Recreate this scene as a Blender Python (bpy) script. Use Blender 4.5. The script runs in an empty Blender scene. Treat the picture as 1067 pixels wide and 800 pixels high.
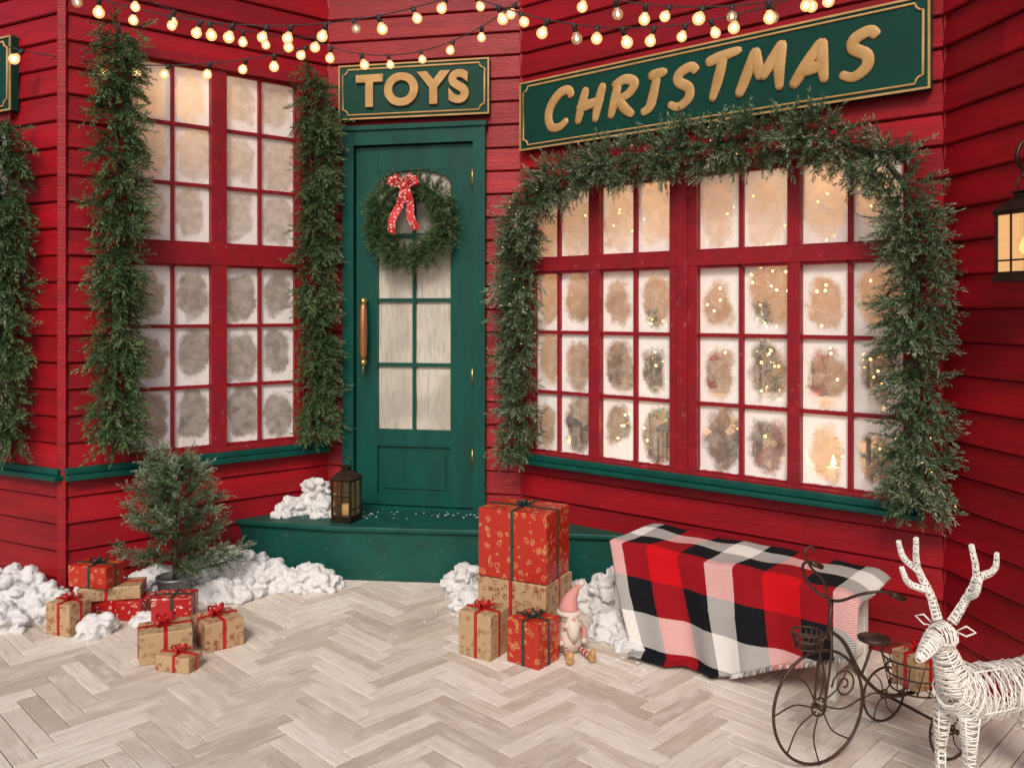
import bpy, math, random
import numpy as np
from mathutils import Vector, Matrix
random.seed(7)
RG = np.random.default_rng(7)
scene = bpy.context.scene
COL = scene.collection
R = math.radians
CAMH = 1.4

# ------------------------------------------------------------------ materials
def newmat(name):
    m = bpy.data.materials.new(name); m.use_nodes = True
    nt = m.node_tree; nt.nodes.clear()
    out = nt.nodes.new('ShaderNodeOutputMaterial')
    return m, nt, out
def nd(nt, typ, props=None, **inp):
    n = nt.nodes.new(typ)
    for k, v in (props or {}).items(): setattr(n, k, v)
    for k, v in inp.items():
        key = int(k[1:]) if (k[0] == '_' and k[1:].isdigit()) else k.replace('_', ' ')
        s = n.inputs[key]
        if isinstance(v, bpy.types.NodeSocket): nt.links.new(v, s)
        else: s.default_value = v
    return n
def c4(c): return (c[0], c[1], c[2], 1.0)
def mixc(nt, f, a, b, mode='MIX'):
    n = nt.nodes.new('ShaderNodeMix'); n.data_type = 'RGBA'; n.blend_type = mode
    for i, v in ((0, f), (6, a), (7, b)):
        if isinstance(v, bpy.types.NodeSocket): nt.links.new(v, n.inputs[i])
        else: n.inputs[i].default_value = v if i == 0 else c4(v)
    return n.outputs[2]
def ma(nt, op, a, b=0.0, c=0.0, clamp=False):
    n = nt.nodes.new('ShaderNodeMath'); n.operation = op; n.use_clamp = clamp
    for i, v in enumerate((a, b, c)):
        if isinstance(v, bpy.types.NodeSocket): nt.links.new(v, n.inputs[i])
        else: n.inputs[i].default_value = v
    return n.outputs[0]
def sstep(nt, x, a, b):
    n = nt.nodes.new('ShaderNodeMapRange'); n.interpolation_type = 'SMOOTHSTEP'
    nt.links.new(x, n.inputs[0]); n.inputs[1].default_value = a; n.inputs[2].default_value = b
    return n.outputs[0]
def coords(nt, scale=(1, 1, 1), kind='Object'):
    tc = nd(nt, 'ShaderNodeTexCoord')
    mp = nd(nt, 'ShaderNodeMapping', Vector=tc.outputs[kind], Scale=scale)
    return mp.outputs[0]
def noise(nt, vec, scale, detail=5, rough=.55):
    return nd(nt, 'ShaderNodeTexNoise', Vector=vec, Scale=scale, Detail=detail, Roughness=rough).outputs[0]
def bump(nt, h, strength, dist):
    return nd(nt, 'ShaderNodeBump', Strength=strength, Distance=dist, Height=h).outputs[0]
def mulc(nt, a, b):
    n = nt.nodes.new('ShaderNodeMix'); n.data_type = 'RGBA'; n.blend_type = 'MULTIPLY'
    n.inputs[0].default_value = 1
    nt.links.new(a, n.inputs[6]); nt.links.new(b, n.inputs[7])
    return n.outputs[2]

def paint(name, col, col2=None, rough=.45, metal=0, nscale=6, stretch=(1, 1, 1), bstr=.25, bdist=.004, bscale=30, bstretch=None, spec=.5, emis=None, estr=0, rnd=False, rvar=.15, dirt=None):
    m, nt, out = newmat(name)
    v = coords(nt, stretch)
    n = noise(nt, v, nscale)
    col2 = col2 or tuple(x * .7 for x in col)
    f = sstep(nt, n, .3, .7)
    c = mixc(nt, f, col, col2)
    if rnd:
        at = nd(nt, 'ShaderNodeAttribute', {'attribute_name': 'rnd'})
        k = ma(nt, 'MULTIPLY_ADD', at.outputs['Fac'], .40, .78)
        kk = nd(nt, 'ShaderNodeCombineColor')
        for i in range(3): nt.links.new(k, kk.inputs[i])
        c = mulc(nt, c, kk.outputs[0])
    if dirt:
        n3 = noise(nt, coords(nt, bstretch or stretch), 22, 8, .75)
        c = mixc(nt, ma(nt, 'MULTIPLY', sstep(nt, n3, .58, .72), dirt[1]), c, dirt[0])
    vb = coords(nt, bstretch or stretch)
    nb = noise(nt, vb, bscale, 8, .6)
    p = nd(nt, 'ShaderNodeBsdfPrincipled', Metallic=metal)
    nt.links.new(c, p.inputs['Base Color'])
    nt.links.new(ma(nt, 'MULTIPLY_ADD', n, rvar * 2, rough - rvar), p.inputs['Roughness'])
    nt.links.new(bump(nt, nb, bstr, bdist), p.inputs['Normal'])
    p.inputs['Specular IOR Level'].default_value = spec
    if emis:
        p.inputs['Emission Color'].default_value = c4(emis); p.inputs['Emission Strength'].default_value = estr
    nt.links.new(p.outputs[0], out.inputs[0])
    m.cycles.emission_sampling = 'NONE' if emis else 'AUTO'
    return m
def emit(name, col, s, sample=False):
    m, nt, out = newmat(name)
    e = nd(nt, 'ShaderNodeEmission', Color=c4(col), Strength=s)
    nt.links.new(e.outputs[0], out.inputs[0])
    if not sample: m.cycles.emission_sampling = 'NONE'
    return m
def glass_bulb(name, col, s, trans=.6):
    m, nt, out = newmat(name)
    t = nd(nt, 'ShaderNodeBsdfTransparent', Color=(1, .93, .8, 1))
    e = nd(nt, 'ShaderNodeEmission', Color=c4(col), Strength=s)
    g = nd(nt, 'ShaderNodeBsdfGlossy', Color=(1, 1, 1, 1), Roughness=.08)
    lw = nd(nt, 'ShaderNodeLayerWeight', Blend=.35)
    a = nd(nt, 'ShaderNodeMixShader', Fac=trans); nt.links.new(e.outputs[0], a.inputs[1]); nt.links.new(t.outputs[0], a.inputs[2])
    b = nd(nt, 'ShaderNodeMixShader'); nt.links.new(ma(nt, 'MULTIPLY', lw.outputs[0], .35), b.inputs[0]); nt.links.new(a.outputs[0], b.inputs[1]); nt.links.new(g.outputs[0], b.inputs[2])
    nt.links.new(b.outputs[0], out.inputs[0]); m.cycles.emission_sampling = 'NONE'
    return m

RED = paint('red_board_paint', (.34, .0055, .013), (.23, .004, .009), rough=.40, nscale=3, stretch=(.6, 1, 5), bstr=.6, bdist=.006, bscale=14, bstretch=(.8, 1, 9), rnd=True, spec=.32, dirt=((.42, .03, .045), .35))
REDF = paint('red_frame_paint', (.29, .009, .018), (.21, .010, .016), rough=.45, nscale=14, bstr=.3, bdist=.002, bscale=60, spec=.3, dirt=((.6, .35, .36), .30))
GREEN = paint('green_paint', (.001, .074, .058), (.002, .052, .042), rough=.42, nscale=5, stretch=(2, 2, .5), bstr=.4, bdist=.003, bscale=40, bstretch=(4, 4, .5), spec=.3)
GREENS = paint('green_step_paint', (.002, .075, .058), (.004, .052, .042), rough=.5, nscale=9, bstr=.35, bdist=.004, bscale=30, spec=.3, dirt=((.25, .3, .28), .3))
GREENB = paint('green_sign_paint', (.001, .050, .035), (.001, .040, .028), rough=.5, nscale=4, bstr=.2, bdist=.002, bscale=50, spec=.25)
GOLD = paint('gold_paint', (.54, .33, .14), (.44, .25, .09), rough=.55, metal=.1, nscale=12, bstr=.2, bdist=.002, spec=.3)
WHITE = paint('white_wood_paint', (.72, .70, .66), (.6, .57, .52), rough=.5, nscale=9, bstr=.3)
BEIGE = paint('interior_plaster', (.76, .66, .55), (.60, .51, .42), rough=.8)
BRONZE = paint('bronze_metal', (.07, .045, .028), (.035, .022, .015), rough=.45, metal=.8, nscale=20)
IRON = paint('rusty_iron', (.055, .035, .028), (.09, .05, .035), rough=.55, metal=.6, nscale=30)
ZINC = paint('zinc_metal', (.30, .31, .32), (.18, .19, .2), rough=.5, metal=.7, nscale=12)
COPPER = paint('copper_handle', (.48, .20, .09), (.28, .11, .05), rough=.35, metal=.6)
BRASS = paint('brass', (.6, .42, .15), rough=.35, metal=.9)
WIREW = paint('white_wire', (.86, .84, .80), (.74, .71, .66), rough=.6, nscale=30)
BLACKW = paint('black_cable', (.02, .02, .02), rough=.6)
WAX = paint('candle_wax', (.75, .66, .48), rough=.5, emis=(1, .6, .25), estr=.35)
FLAME = emit('candle_flame', (1, .50, .14), 10)
FAIRY = emit('fairy_light', (1, .52, .14), 10)
FAIRYG = emit('garland_fairy_light', (1, .66, .30), 1.5)
FILA = emit('bulb_filament', (1, .76, .42), 12)
BULB = glass_bulb('bulb_glass', (1, .54, .20), 2.0, .22)
BULBC = glass_bulb('bulb_glass_clear', (1, .66, .36), .9, .7)
AMBER = glass_bulb('amber_glass', (1, .55, .24), .95, .35)
LGLASS = glass_bulb('lantern_glass', (.9, .6, .3), .12, .82)
REDR = paint('red_ribbon', (.50, .008, .012), (.36, .006, .010), rough=.32, nscale=20)
GRNR = paint('green_ribbon', (.015, .06, .04), (.01, .04, .03), rough=.35, nscale=20)
CREAM = paint('cream_felt', (.66, .58, .50), (.52, .44, .38), rough=.9, bscale=120)
PINK = paint('pink_felt', (.58, .27, .24), (.5, .2, .18), rough=.9, bscale=120)
BARK = paint('bark', (.06, .038, .022), rough=.9)

def snowmat():
    m, nt, out = newmat('snow_cotton')
    v = coords(nt)
    n1 = noise(nt, v, 60, 8, .75)
    p = nd(nt, 'ShaderNodeBsdfPrincipled', Roughness=.95)
    nt.links.new(mixc(nt, n1, (.94, .94, .94), (.88, .89, .90)), p.inputs['Base Color'])
    p.inputs['Specular IOR Level'].default_value = .1
    nt.links.new(bump(nt, n1, .8, .012), p.inputs['Normal'])
    t = nd(nt, 'ShaderNodeBsdfTranslucent', Color=(.9, .9, .92, 1))
    mx = nd(nt, 'ShaderNodeMixShader', Fac=.22); nt.links.new(p.outputs[0], mx.inputs[1]); nt.links.new(t.outputs[0], mx.inputs[2])
    nt.links.new(mx.outputs[0], out.inputs[0]); return m
SNOW = snowmat()

def panemat(name, hazeA, hazeB, p_exp, lo, hi, hcol):
    """glass pane: sprayed snow round the edges, hazy clear middle"""
    m, nt, out = newmat(name)
    uv = nd(nt, 'ShaderNodeUVMap')
    sp = nd(nt, 'ShaderNodeSeparateXYZ', Vector=uv.outputs[0])
    at = nd(nt, 'ShaderNodeAttribute', {'attribute_name': 'rnd'})
    tc = nd(nt, 'ShaderNodeTexCoord')
    off = nd(nt, 'ShaderNodeCombineXYZ', X=ma(nt, 'MULTIPLY', at.outputs['Fac'], 37.0), Y=ma(nt, 'MULTIPLY', at.outputs['Fac'], 11.0), Z=0.0)
    vec = nd(nt, 'ShaderNodeVectorMath', {'operation': 'ADD'}); nt.links.new(tc.outputs['Object'], vec.inputs[0]); nt.links.new(off.outputs[0], vec.inputs[1])
    v = vec.outputs[0]
    big = noise(nt, v, 9, 2); fine = noise(nt, v, 90, 5, .7); mid = noise(nt, v, 22, 3)
    def pw(s, o):
        a = ma(nt, 'ABSOLUTE', ma(nt, 'MULTIPLY_ADD', ma(nt, 'ADD', s, o), 2.0, -1.0))
        return ma(nt, 'POWER', a, p_exp)
    o1 = ma(nt, 'MULTIPLY_ADD', at.outputs['Fac'], .14, -.07)
    o2 = ma(nt, 'MULTIPLY_ADD', ma(nt, 'FRACT', ma(nt, 'MULTIPLY', at.outputs['Fac'], 13.7)), .14, -.07)
    e = ma(nt, 'POWER', ma(nt, 'ADD', pw(sp.outputs[0], o1), pw(sp.outputs[1], o2)), 1.0 / p_exp)
    e = ma(nt, 'ADD', e, ma(nt, 'MULTIPLY_ADD', big, .8, -.40))
    e = ma(nt, 'ADD', e, ma(nt, 'MULTIPLY_ADD', mid, .30, -.15))
    e = ma(nt, 'ADD', e, ma(nt, 'MULTIPLY_ADD', fine, .36, -.18))
    e = ma(nt, 'ADD', e, ma(nt, 'MULTIPLY_ADD', at.outputs['Fac'], .30, -.17))
    frost = sstep(nt, e, lo, hi)
    hz = ma(nt, 'MULTIPLY_ADD', sstep(nt, mid, .3, .7), hazeB - hazeA, hazeA)
    fac = ma(nt, 'MAXIMUM', ma(nt, 'MULTIPLY', frost, .97), hz, clamp=True)
    cl = nd(nt, 'ShaderNodeBsdfTransparent', Color=(.97, .96, .94, 1))
    gl = nd(nt, 'ShaderNodeBsdfGlossy', Color=(1, 1, 1, 1), Roughness=.12)
    lw = nd(nt, 'ShaderNodeLayerWeight', Blend=.25)
    g = nd(nt, 'ShaderNodeMixShader'); nt.links.new(ma(nt, 'MULTIPLY_ADD', lw.outputs[0], .5, .04), g.inputs[0])
    nt.links.new(cl.outputs[0], g.inputs[1]); nt.links.new(gl.outputs[0], g.inputs[2])
    col = mixc(nt, frost, hcol, (.95, .95, .95))
    d = nd(nt, 'ShaderNodeBsdfDiffuse'); nt.links.new(col, d.inputs[0]); nt.links.new(bump(nt, fine, .4, .003), d.inputs['Normal'])
    t = nd(nt, 'ShaderNodeBsdfTranslucent'); nt.links.new(col, t.inputs[0])
    dt = nd(nt, 'ShaderNodeMixShader', Fac=.18); nt.links.new(d.outputs[0], dt.inputs[1]); nt.links.new(t.outputs[0], dt.inputs[2])
    mx = nd(nt, 'ShaderNodeMixShader'); nt.links.new(fac, mx.inputs[0]); nt.links.new(g.outputs[0], mx.inputs[1]); nt.links.new(dt.outputs[0], mx.inputs[2])
    nt.links.new(mx.outputs[0], out.inputs[0]); return m
PANE = panemat('frosted_pane', .12, .34, 2.5, .46, .92, (.86, .80, .74))
PANEB = panemat('frosted_bay_pane', .26, .50, 2.5, .46, .92, (.82, .78, .74))
PANEU = panemat('misted_pane', .45, .72, 3.0, .48, 1.0, (.88, .83, .76))

def doorglass():
    m, nt, out = newmat('reeded_glass')
    v = coords(nt, (14, 14, 1.2)); n = noise(nt, v, 6, 5)
    v2 = coords(nt); n2 = noise(nt, v2, 3, 2)
    p = nd(nt, 'ShaderNodeBsdfPrincipled', Roughness=.22)
    c = mixc(nt, sstep(nt, n2, .35, .65), (.80, .74, .64), (.56, .51, .44))
    c = mixc(nt, ma(nt, 'MULTIPLY', sstep(nt, n, .45, .7), .5), c, (.46, .42, .35))
    nt.links.new(c, p.inputs['Base Color'])
    nt.links.new(bump(nt, n, 1.0, .02), p.inputs['Normal'])
    tr = nd(nt, 'ShaderNodeBsdfTransparent')
    mx = nd(nt, 'ShaderNodeMixShader', Fac=.12); nt.links.new(p.outputs[0], mx.inputs[1]); nt.links.new(tr.outputs[0], mx.inputs[2])
    nt.links.new(mx.outputs[0], out.inputs[0]); return m
DGLASS = doorglass()

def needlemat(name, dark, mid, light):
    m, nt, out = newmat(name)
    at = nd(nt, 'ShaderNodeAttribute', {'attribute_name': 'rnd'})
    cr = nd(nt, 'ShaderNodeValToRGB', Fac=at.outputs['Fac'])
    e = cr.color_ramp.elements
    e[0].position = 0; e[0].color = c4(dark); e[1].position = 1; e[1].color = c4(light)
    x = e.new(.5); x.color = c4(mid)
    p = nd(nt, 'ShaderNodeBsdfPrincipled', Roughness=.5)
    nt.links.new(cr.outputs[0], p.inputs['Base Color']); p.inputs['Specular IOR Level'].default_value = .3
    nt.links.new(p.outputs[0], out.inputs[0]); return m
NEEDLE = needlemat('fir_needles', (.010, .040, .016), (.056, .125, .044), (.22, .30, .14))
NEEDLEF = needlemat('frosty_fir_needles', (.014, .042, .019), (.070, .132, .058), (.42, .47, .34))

def tilemat():
    m, nt, out = newmat('herringbone_wood_tile')
    at = nd(nt, 'ShaderNodeAttribute', {'attribute_name': 'rnd'})
    uv = nd(nt, 'ShaderNodeUVMap')
    mp = nd(nt, 'ShaderNodeMapping', Vector=uv.outputs[0], Scale=(3, 38, 1))
    mp2 = nd(nt, 'ShaderNodeMapping', Vector=uv.outputs[0], Scale=(5, 14, 1))
    g = noise(nt, mp.outputs[0], 1.6, 8, .65)
    b = noise(nt, mp2.outputs[0], 1.3, 4)
    cr = nd(nt, 'ShaderNodeValToRGB', Fac=at.outputs['Fac'])
    e = cr.color_ramp.elements
    e[0].color = (.48, .405, .335, 1); e[1].color = (.76, .695, .62, 1)
    x = e.new(.5); x.color = (.63, .555, .48, 1)
    c = mixc(nt, ma(nt, 'MULTIPLY', sstep(nt, g, .45, .75), .60), cr.outputs[0], (.34, .265, .205))
    c = mixc(nt, ma(nt, 'MULTIPLY', sstep(nt, b, .45, .75), .5), c, (.82, .77, .71))
    dn = noise(nt, coords(nt), 1.4, 6, .7)
    c = mixc(nt, ma(nt, 'MULTIPLY', sstep(nt, dn, .5, .8), .4), c, (.82, .79, .75))
    p = nd(nt, 'ShaderNodeBsdfPrincipled')
    nt.links.new(c, p.inputs['Base Color']); nt.links.new(ma(nt, 'MULTIPLY_ADD', g, .3, .40), p.inputs['Roughness'])
    nt.links.new(bump(nt, g, .45, .003), p.inputs['Normal']); p.inputs['Specular IOR Level'].default_value = .3
    nt.links.new(p.outputs[0], out.inputs[0]); return m
TILE = tilemat()
GROUND = paint('ground_stone', (.16, .12, .09), (.12, .09, .07), rough=.8, nscale=3)

def giftpaper(name, base, ink, scale, thr=.16, shimmer=.5):
    m, nt, out = newmat(name)
    v = coords(nt)
    vo = nd(nt, 'ShaderNodeTexVoronoi', Vector=v, Scale=scale)
    wv = nd(nt, 'ShaderNodeTexNoise', Vector=v, Scale=scale * 1.3, Detail=2)
    d = ma(nt, 'ADD', vo.outputs['Distance'], ma(nt, 'MULTIPLY_ADD', wv.outputs[0], 1.0, -.5))
    s1 = sstep(nt, d, thr, thr + .04)
    ring = ma(nt, 'ABSOLUTE', ma(nt, 'SUBTRACT', d, thr + .17)); s2 = sstep(nt, ring, .03, .06)
    s = ma(nt, 'MULTIPLY', s1, s2)
    c = mixc(nt, s, ink, base)
    big = noise(nt, v, 8, 3)
    c = mixc(nt, ma(nt, 'MULTIPLY', big, .3), c, tuple(x * .6 for x in base))
    p = nd(nt, 'ShaderNodeBsdfPrincipled', Roughness=shimmer)
    nt.links.new(c, p.inputs['Base Color']); nt.links.new(bump(nt, big, .6, .015), p.inputs['Normal'])
    nt.links.new(p.outputs[0], out.inputs[0]); return m
PKRAFT = giftpaper('kraft_print_paper', (.47, .31, .17), (.24, .045, .025), 30)
PKRAFT2 = giftpaper('kraft_star_paper', (.46, .31, .17), (.20, .12, .06), 36, .14)
PRED = giftpaper('red_print_paper', (.44, .022, .010), (.56, .26, .10), 26, .12, .38)
PRED2 = giftpaper('red_dot_paper', (.42, .012, .012), (.70, .60, .50), 40, .10, .38)

def plaid():
    m, nt, out = newmat('plaid_wool')
    uv = nd(nt, 'ShaderNodeUVMap'); sp = nd(nt, 'ShaderNodeSeparateXYZ', Vector=uv.outputs[0])
    wob = noise(nt, coords(nt), 60, 2)
    def band(s):
        f = ma(nt, 'FRACT', ma(nt, 'DIVIDE', ma(nt, 'ADD', s, ma(nt, 'MULTIPLY', wob, .004)), .52))
        cr = nd(nt, 'ShaderNodeValToRGB', Fac=f); cr.color_ramp.interpolation = 'CONSTANT'
        e = cr.color_ramp.elements
        e[0].position = 0; e[0].color = (.56, .007, .013, 1)
        e[1].position = .28; e[1].color = (.010, .010, .014, 1)
        x = e.new(.52); x.color = (.76, .73, .70, 1)
        x = e.new(.76); x.color = (.010, .010, .014, 1)
        return cr.outputs[0]
    A = band(sp.outputs[0]); B = band(sp.outputs[1])
    tw = ma(nt, 'FRACT', ma(nt, 'MULTIPLY', ma(nt, 'ADD', sp.outputs[0], sp.outputs[1]), 130.0))
    f = ma(nt, 'MULTIPLY_ADD', sstep(nt, tw, .35, .65), .4, .3)
    n = nt.nodes.new('ShaderNodeMix'); n.data_type = 'RGBA'
    nt.links.new(f, n.inputs[0]); nt.links.new(A, n.inputs[6]); nt.links.new(B, n.inputs[7])
    p = nd(nt, 'ShaderNodeBsdfPrincipled', Roughness=.95)
    nt.links.new(n.outputs[2], p.inputs['Base Color'])
    p.inputs['Specular IOR Level'].default_value = .1
    nz = noise(nt, coords(nt), 160, 4, .7)
    nt.links.new(bump(nt, nz, .8, .006), p.inputs['Normal'])
    nt.links.new(p.outputs[0], out.inputs[0]); return m
PLAID = plaid()
BOWM = giftpaper('printed_ribbon', (.55, .012, .015), (.85, .8, .75), 60, .12, .6)

# ------------------------------------------------------------------ mesh builder
def V3(*a): return Vector(a)
def spline(pts, n=6, cyclic=False):
    P = [Vector(p) for p in pts]; out = []
    N = len(P)
    rng = range(N if cyclic else N - 1)
    for i in rng:
        p0 = P[(i - 1) % N] if (cyclic or i > 0) else P[0] * 2 - P[1]
        p1 = P[i]; p2 = P[(i + 1) % N]
        p3 = P[(i + 2) % N] if (cyclic or i + 2 < N) else p2 * 2 - p1
        for k in range(n):
            t = k / n
            out.append(.5 * ((2 * p1) + (p2 - p0) * t + (2 * p0 - 5 * p1 + 4 * p2 - p3) * t * t + (3 * p1 - p0 - 3 * p2 + p3) * t ** 3))
    if not cyclic: out.append(P[-1])
    return out
class MB:
    def __init__(s): s.v = []; s.f = []; s.m = []; s.sm = []; s.uv = []; s.r = []
    def add(s, vs, fs, m=0, smooth=False, M=None, uv=None, rnd=None):
        o = len(s.v); rnd = random.random() if rnd is None else rnd
        for v in vs:
            v = Vector(v); s.v.append(tuple(M @ v if M else v)); s.r.append(rnd)
        for i, f in enumerate(fs):
            s.f.append([a + o for a in f]); s.m.append(m); s.sm.append(smooth)
            s.uv.append(uv[i] if uv else [(0, 0)] * len(f))
    def box(s, x0, x1, y0, y1, z0, z1, m=0, M=None, rnd=None):
        vs = [(x, y, z) for z in (z0, z1) for y in (y0, y1) for x in (x0, x1)]
        s.add(vs, [(0, 2, 3, 1), (4, 5, 7, 6), (0, 1, 5, 4), (2, 6, 7, 3), (0, 4, 6, 2), (1, 3, 7, 5)], m, False, M, rnd=rnd)
    def prism(s, poly, z0, z1, m=0, M=None):
        n = len(poly); vs = [(x, y, z0) for x, y in poly] + [(x, y, z1) for x, y in poly]
        fs = [tuple(range(n))[::-1], tuple(range(n, 2 * n))] + [(i, (i + 1) % n, n + (i + 1) % n, n + i) for i in range(n)]
        s.add(vs, fs, m, False, M)
    def tube(s, pts, r, seg=6, m=0, cyclic=False, M=None, sy=None, rnd=None):
        P = [Vector(p) for p in pts]; n = len(P)
        rr = r if isinstance(r, (list, tuple)) else [r] * n
        T = []
        for i in range(n):
            a = P[(i - 1) % n] if (cyclic or i > 0) else P[i]; b = P[(i + 1) % n] if (cyclic or i < n - 1) else P[i]
            t = (b - a); T.append(t.normalized() if t.length > 1e-9 else Vector((0, 0, 1)))
        u = T[0].orthogonal().normalized(); vs = []
        for i in range(n):
            u = (u - T[i] * u.dot(T[i])); u = u.normalized() if u.length > 1e-6 else T[i].orthogonal().normalized()
            w = T[i].cross(u)
            for k in range(seg):
                a = 2 * math.pi * k / seg
                d = (u * math.cos(a) + w * math.sin(a)) * rr[i]
                if sy: d.y *= sy
                vs.append(P[i] + d)
        fs = []
        for i in range(n if cyclic else n - 1):
            j = (i + 1) % n
            for k in range(seg):
                l = (k + 1) % seg
                fs.append((i * seg + k, i * seg + l, j * seg + l, j * seg + k))
        if not cyclic:
            fs.append(tuple(range(seg))[::-1]); fs.append(tuple((n - 1) * seg + k for k in range(seg)))
        s.add(vs, fs, m, True, M, rnd=rnd)
    def lathe(s, prof, seg=16, m=0, M=None, smooth=True):
        n = len(prof); vs = []; fs = []
        for r, z in prof:
            for k in range(seg):
                a = 2 * math.pi * k / seg; vs.append((r * math.cos(a), r * math.sin(a), z))
        for i in range(n - 1):
            for k in range(seg):
                l = (k + 1) % seg; fs.append((i * seg + k, i * seg + l, (i + 1) * seg + l, (i + 1) * seg + k))
        fs.append(tuple(range(seg))[::-1]); fs.append(tuple((n - 1) * seg + k for k in range(seg)))
        s.add(vs, fs, m, smooth, M)
    def ball(s, c, r, m=0, seg=12, ring=8, M=None):
        rx, ry, rz = r if isinstance(r, (tuple, list)) else (r, r, r)
        vs = []; fs = []
        for i in range(1, ring):
            ph = math.pi * i / ring
            for k in range(seg):
                a = 2 * math.pi * k / seg
                vs.append((c[0] + rx * math.sin(ph) * math.cos(a), c[1] + ry * math.sin(ph) * math.sin(a), c[2] + rz * math.cos(ph)))
        vs.append((c[0], c[1], c[2] + rz)); vs.append((c[0], c[1], c[2] - rz)); t = len(vs) - 2
        for i in range(ring - 2):
            for k in range(seg):
                l = (k + 1) % seg; fs.append((i * seg + k, (i + 1) * seg + k, (i + 1) * seg + l, i * seg + l))
        for k in range(seg):
            l = (k + 1) % seg; fs.append((t, k, l)); fs.append((t + 1, (ring - 2) * seg + l, (ring - 2) * seg + k))
        s.add(vs, fs, m, True, M)
    def strip(s, pts, wdir, w, m=0, M=None):
        vs = []
        for i, p in enumerate(pts):
            wd = wdir[i] if isinstance(wdir, list) else wdir
            vs += [Vector(p) - wd * w / 2, Vector(p) + wd * w / 2]
        s.add(vs, [(2 * i, 2 * i + 1, 2 * i + 3, 2 * i + 2) for i in range(len(pts) - 1)], m, True, M)
    def obj(s, name, mats, parent=None, M=None, bevel=0):
        me = bpy.data.meshes.new(name); me.from_pydata(s.v, [], s.f)
        for mt in (mats if isinstance(mats, list) else [mats]): me.materials.append(mt)
        me.polygons.foreach_set('material_index', s.m); me.polygons.foreach_set('use_smooth', s.sm)
        at = me.attributes.new('rnd', 'FLOAT', 'POINT'); at.data.foreach_set('value', s.r)
        ul = me.uv_layers.new(name='UVMap'); ul.data.foreach_set('uv', [c for f in s.uv for p in f for c in p])
        me.update()
        o = bpy.data.objects.new(name, me); COL.objects.link(o)
        if parent: o.parent = parent
        if M is not None: o.matrix_basis = M
        if bevel:
            b = o.modifiers.new('bevel', 'BEVEL'); b.width = bevel; b.segments = 2; b.limit_method = 'ANGLE'; b.angle_limit = R(40)
        return o
def empty(name, M=None):
    o = bpy.data.objects.new(name, None); COL.objects.link(o); o.empty_display_size = .1
    if M is not None: o.matrix_basis = M
    return o
def T(x, y, z, rot=0): return Matrix.Translation((x, y, z)) @ Matrix.Rotation(R(rot), 4, 'Z')

# ------------------------------------------------------------------ wall frames
P0 = V3(-4.9, 5.475, 0); P1 = V3(-2.134, 4.058, 0); P2 = V3(-1.061, 4.94, 0)
P3 = V3(.053, 4.72, 0); P4 = V3(1.708, 3.36, 0); P5 = V3(1.985, 1.5, 0)
def frame(A, B):
    d = (B - A).normalized(); z = V3(0, 0, 1); y = z.cross(d)
    return Matrix(((d.x, y.x, 0, A.x), (d.y, y.y, 0, A.y), (0, 0, 1, 0), (0, 0, 0, 1))), (B - A).length
FL, LL = frame(P0, P1); FB, LB = frame(P1, P2); FD, LD = frame(P2, P3); FC, LC = frame(P3, P4); FR, LR = frame(P4, P5)
HW = 3.6
shop = empty('christmas_shop')

def boards(name, Fm, L, ops, bh=.128):
    mb = MB(); z = 0.0
    while z < HW - 1e-6:
        zt = min(z + bh, HW)
        prof = [(z, .004), (z + .006, .004), (z + .0065, -.012), (z + .012, -.018), (zt, -.005)]
        cuts = sorted({z, zt} | {c for o in ops for c in (o[2], o[3]) if z < c < zt})
        joints = sorted(random.uniform(.1, L) for _ in range(0 if L < 1.2 else 1))
        for a, b in zip(cuts[:-1], cuts[1:]):
            mid = (a + b) / 2
            ivs = [(0, L)]
            for o in ops:
                if o[2] < mid < o[3]:
                    nv = []
                    for u0, u1 in ivs:
                        if o[1] <= u0 or o[0] >= u1: nv.append((u0, u1)); continue
                        if o[0] > u0: nv.append((u0, o[0]))
                        if o[1] < u1: nv.append((o[1], u1))
                    ivs = nv
            pp = []
            for (za, ya), (zb, yb) in zip(prof[:-1], prof[1:]):
                lo, hi = max(za, a), min(zb, b)
                if hi <= lo: continue
                f = lambda q: ya + (yb - ya) * (q - za) / (zb - za)
                if not pp: pp.append((lo, f(lo)))
                elif abs(pp[-1][1] - f(lo)) > 1e-6: pp.append((lo, f(lo)))
                pp.append((hi, f(hi)))
            if b == zt: pp.append((zt, .004))
            for u0, u1 in ivs:
                segs = [u0] + [j for j in joints if u0 + .05 < j < u1 - .05] + [u1]
                for q, (s0, s1) in enumerate(zip(segs[:-1], segs[1:])):
                    e0 = s0 + (.001 if q else 0)
                    vs = []
                    for zz, yy in pp: vs += [(e0, yy, zz), (s1, yy, zz)]
                    mb.add(vs, [(2 * i, 2 * i + 1, 2 * i + 3, 2 * i + 2) for i in range(len(pp) - 1)], 0, rnd=random.random())
        z = zt
    zc = sorted({0, HW} | {c for o in ops for c in (o[2], o[3])})
    for a, b in zip(zc[:-1], zc[1:]):
        mid = (a + b) / 2; cur = 0
        for o in sorted([o for o in ops if o[2] < mid < o[3]]):
            if o[0] > cur: mb.box(cur, o[0], .006, .08, a, b)
            cur = o[1]
        if cur < L: mb.box(cur, L, .006, .08, a, b)
    return mb.obj(name, RED, shop, Fm)

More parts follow.
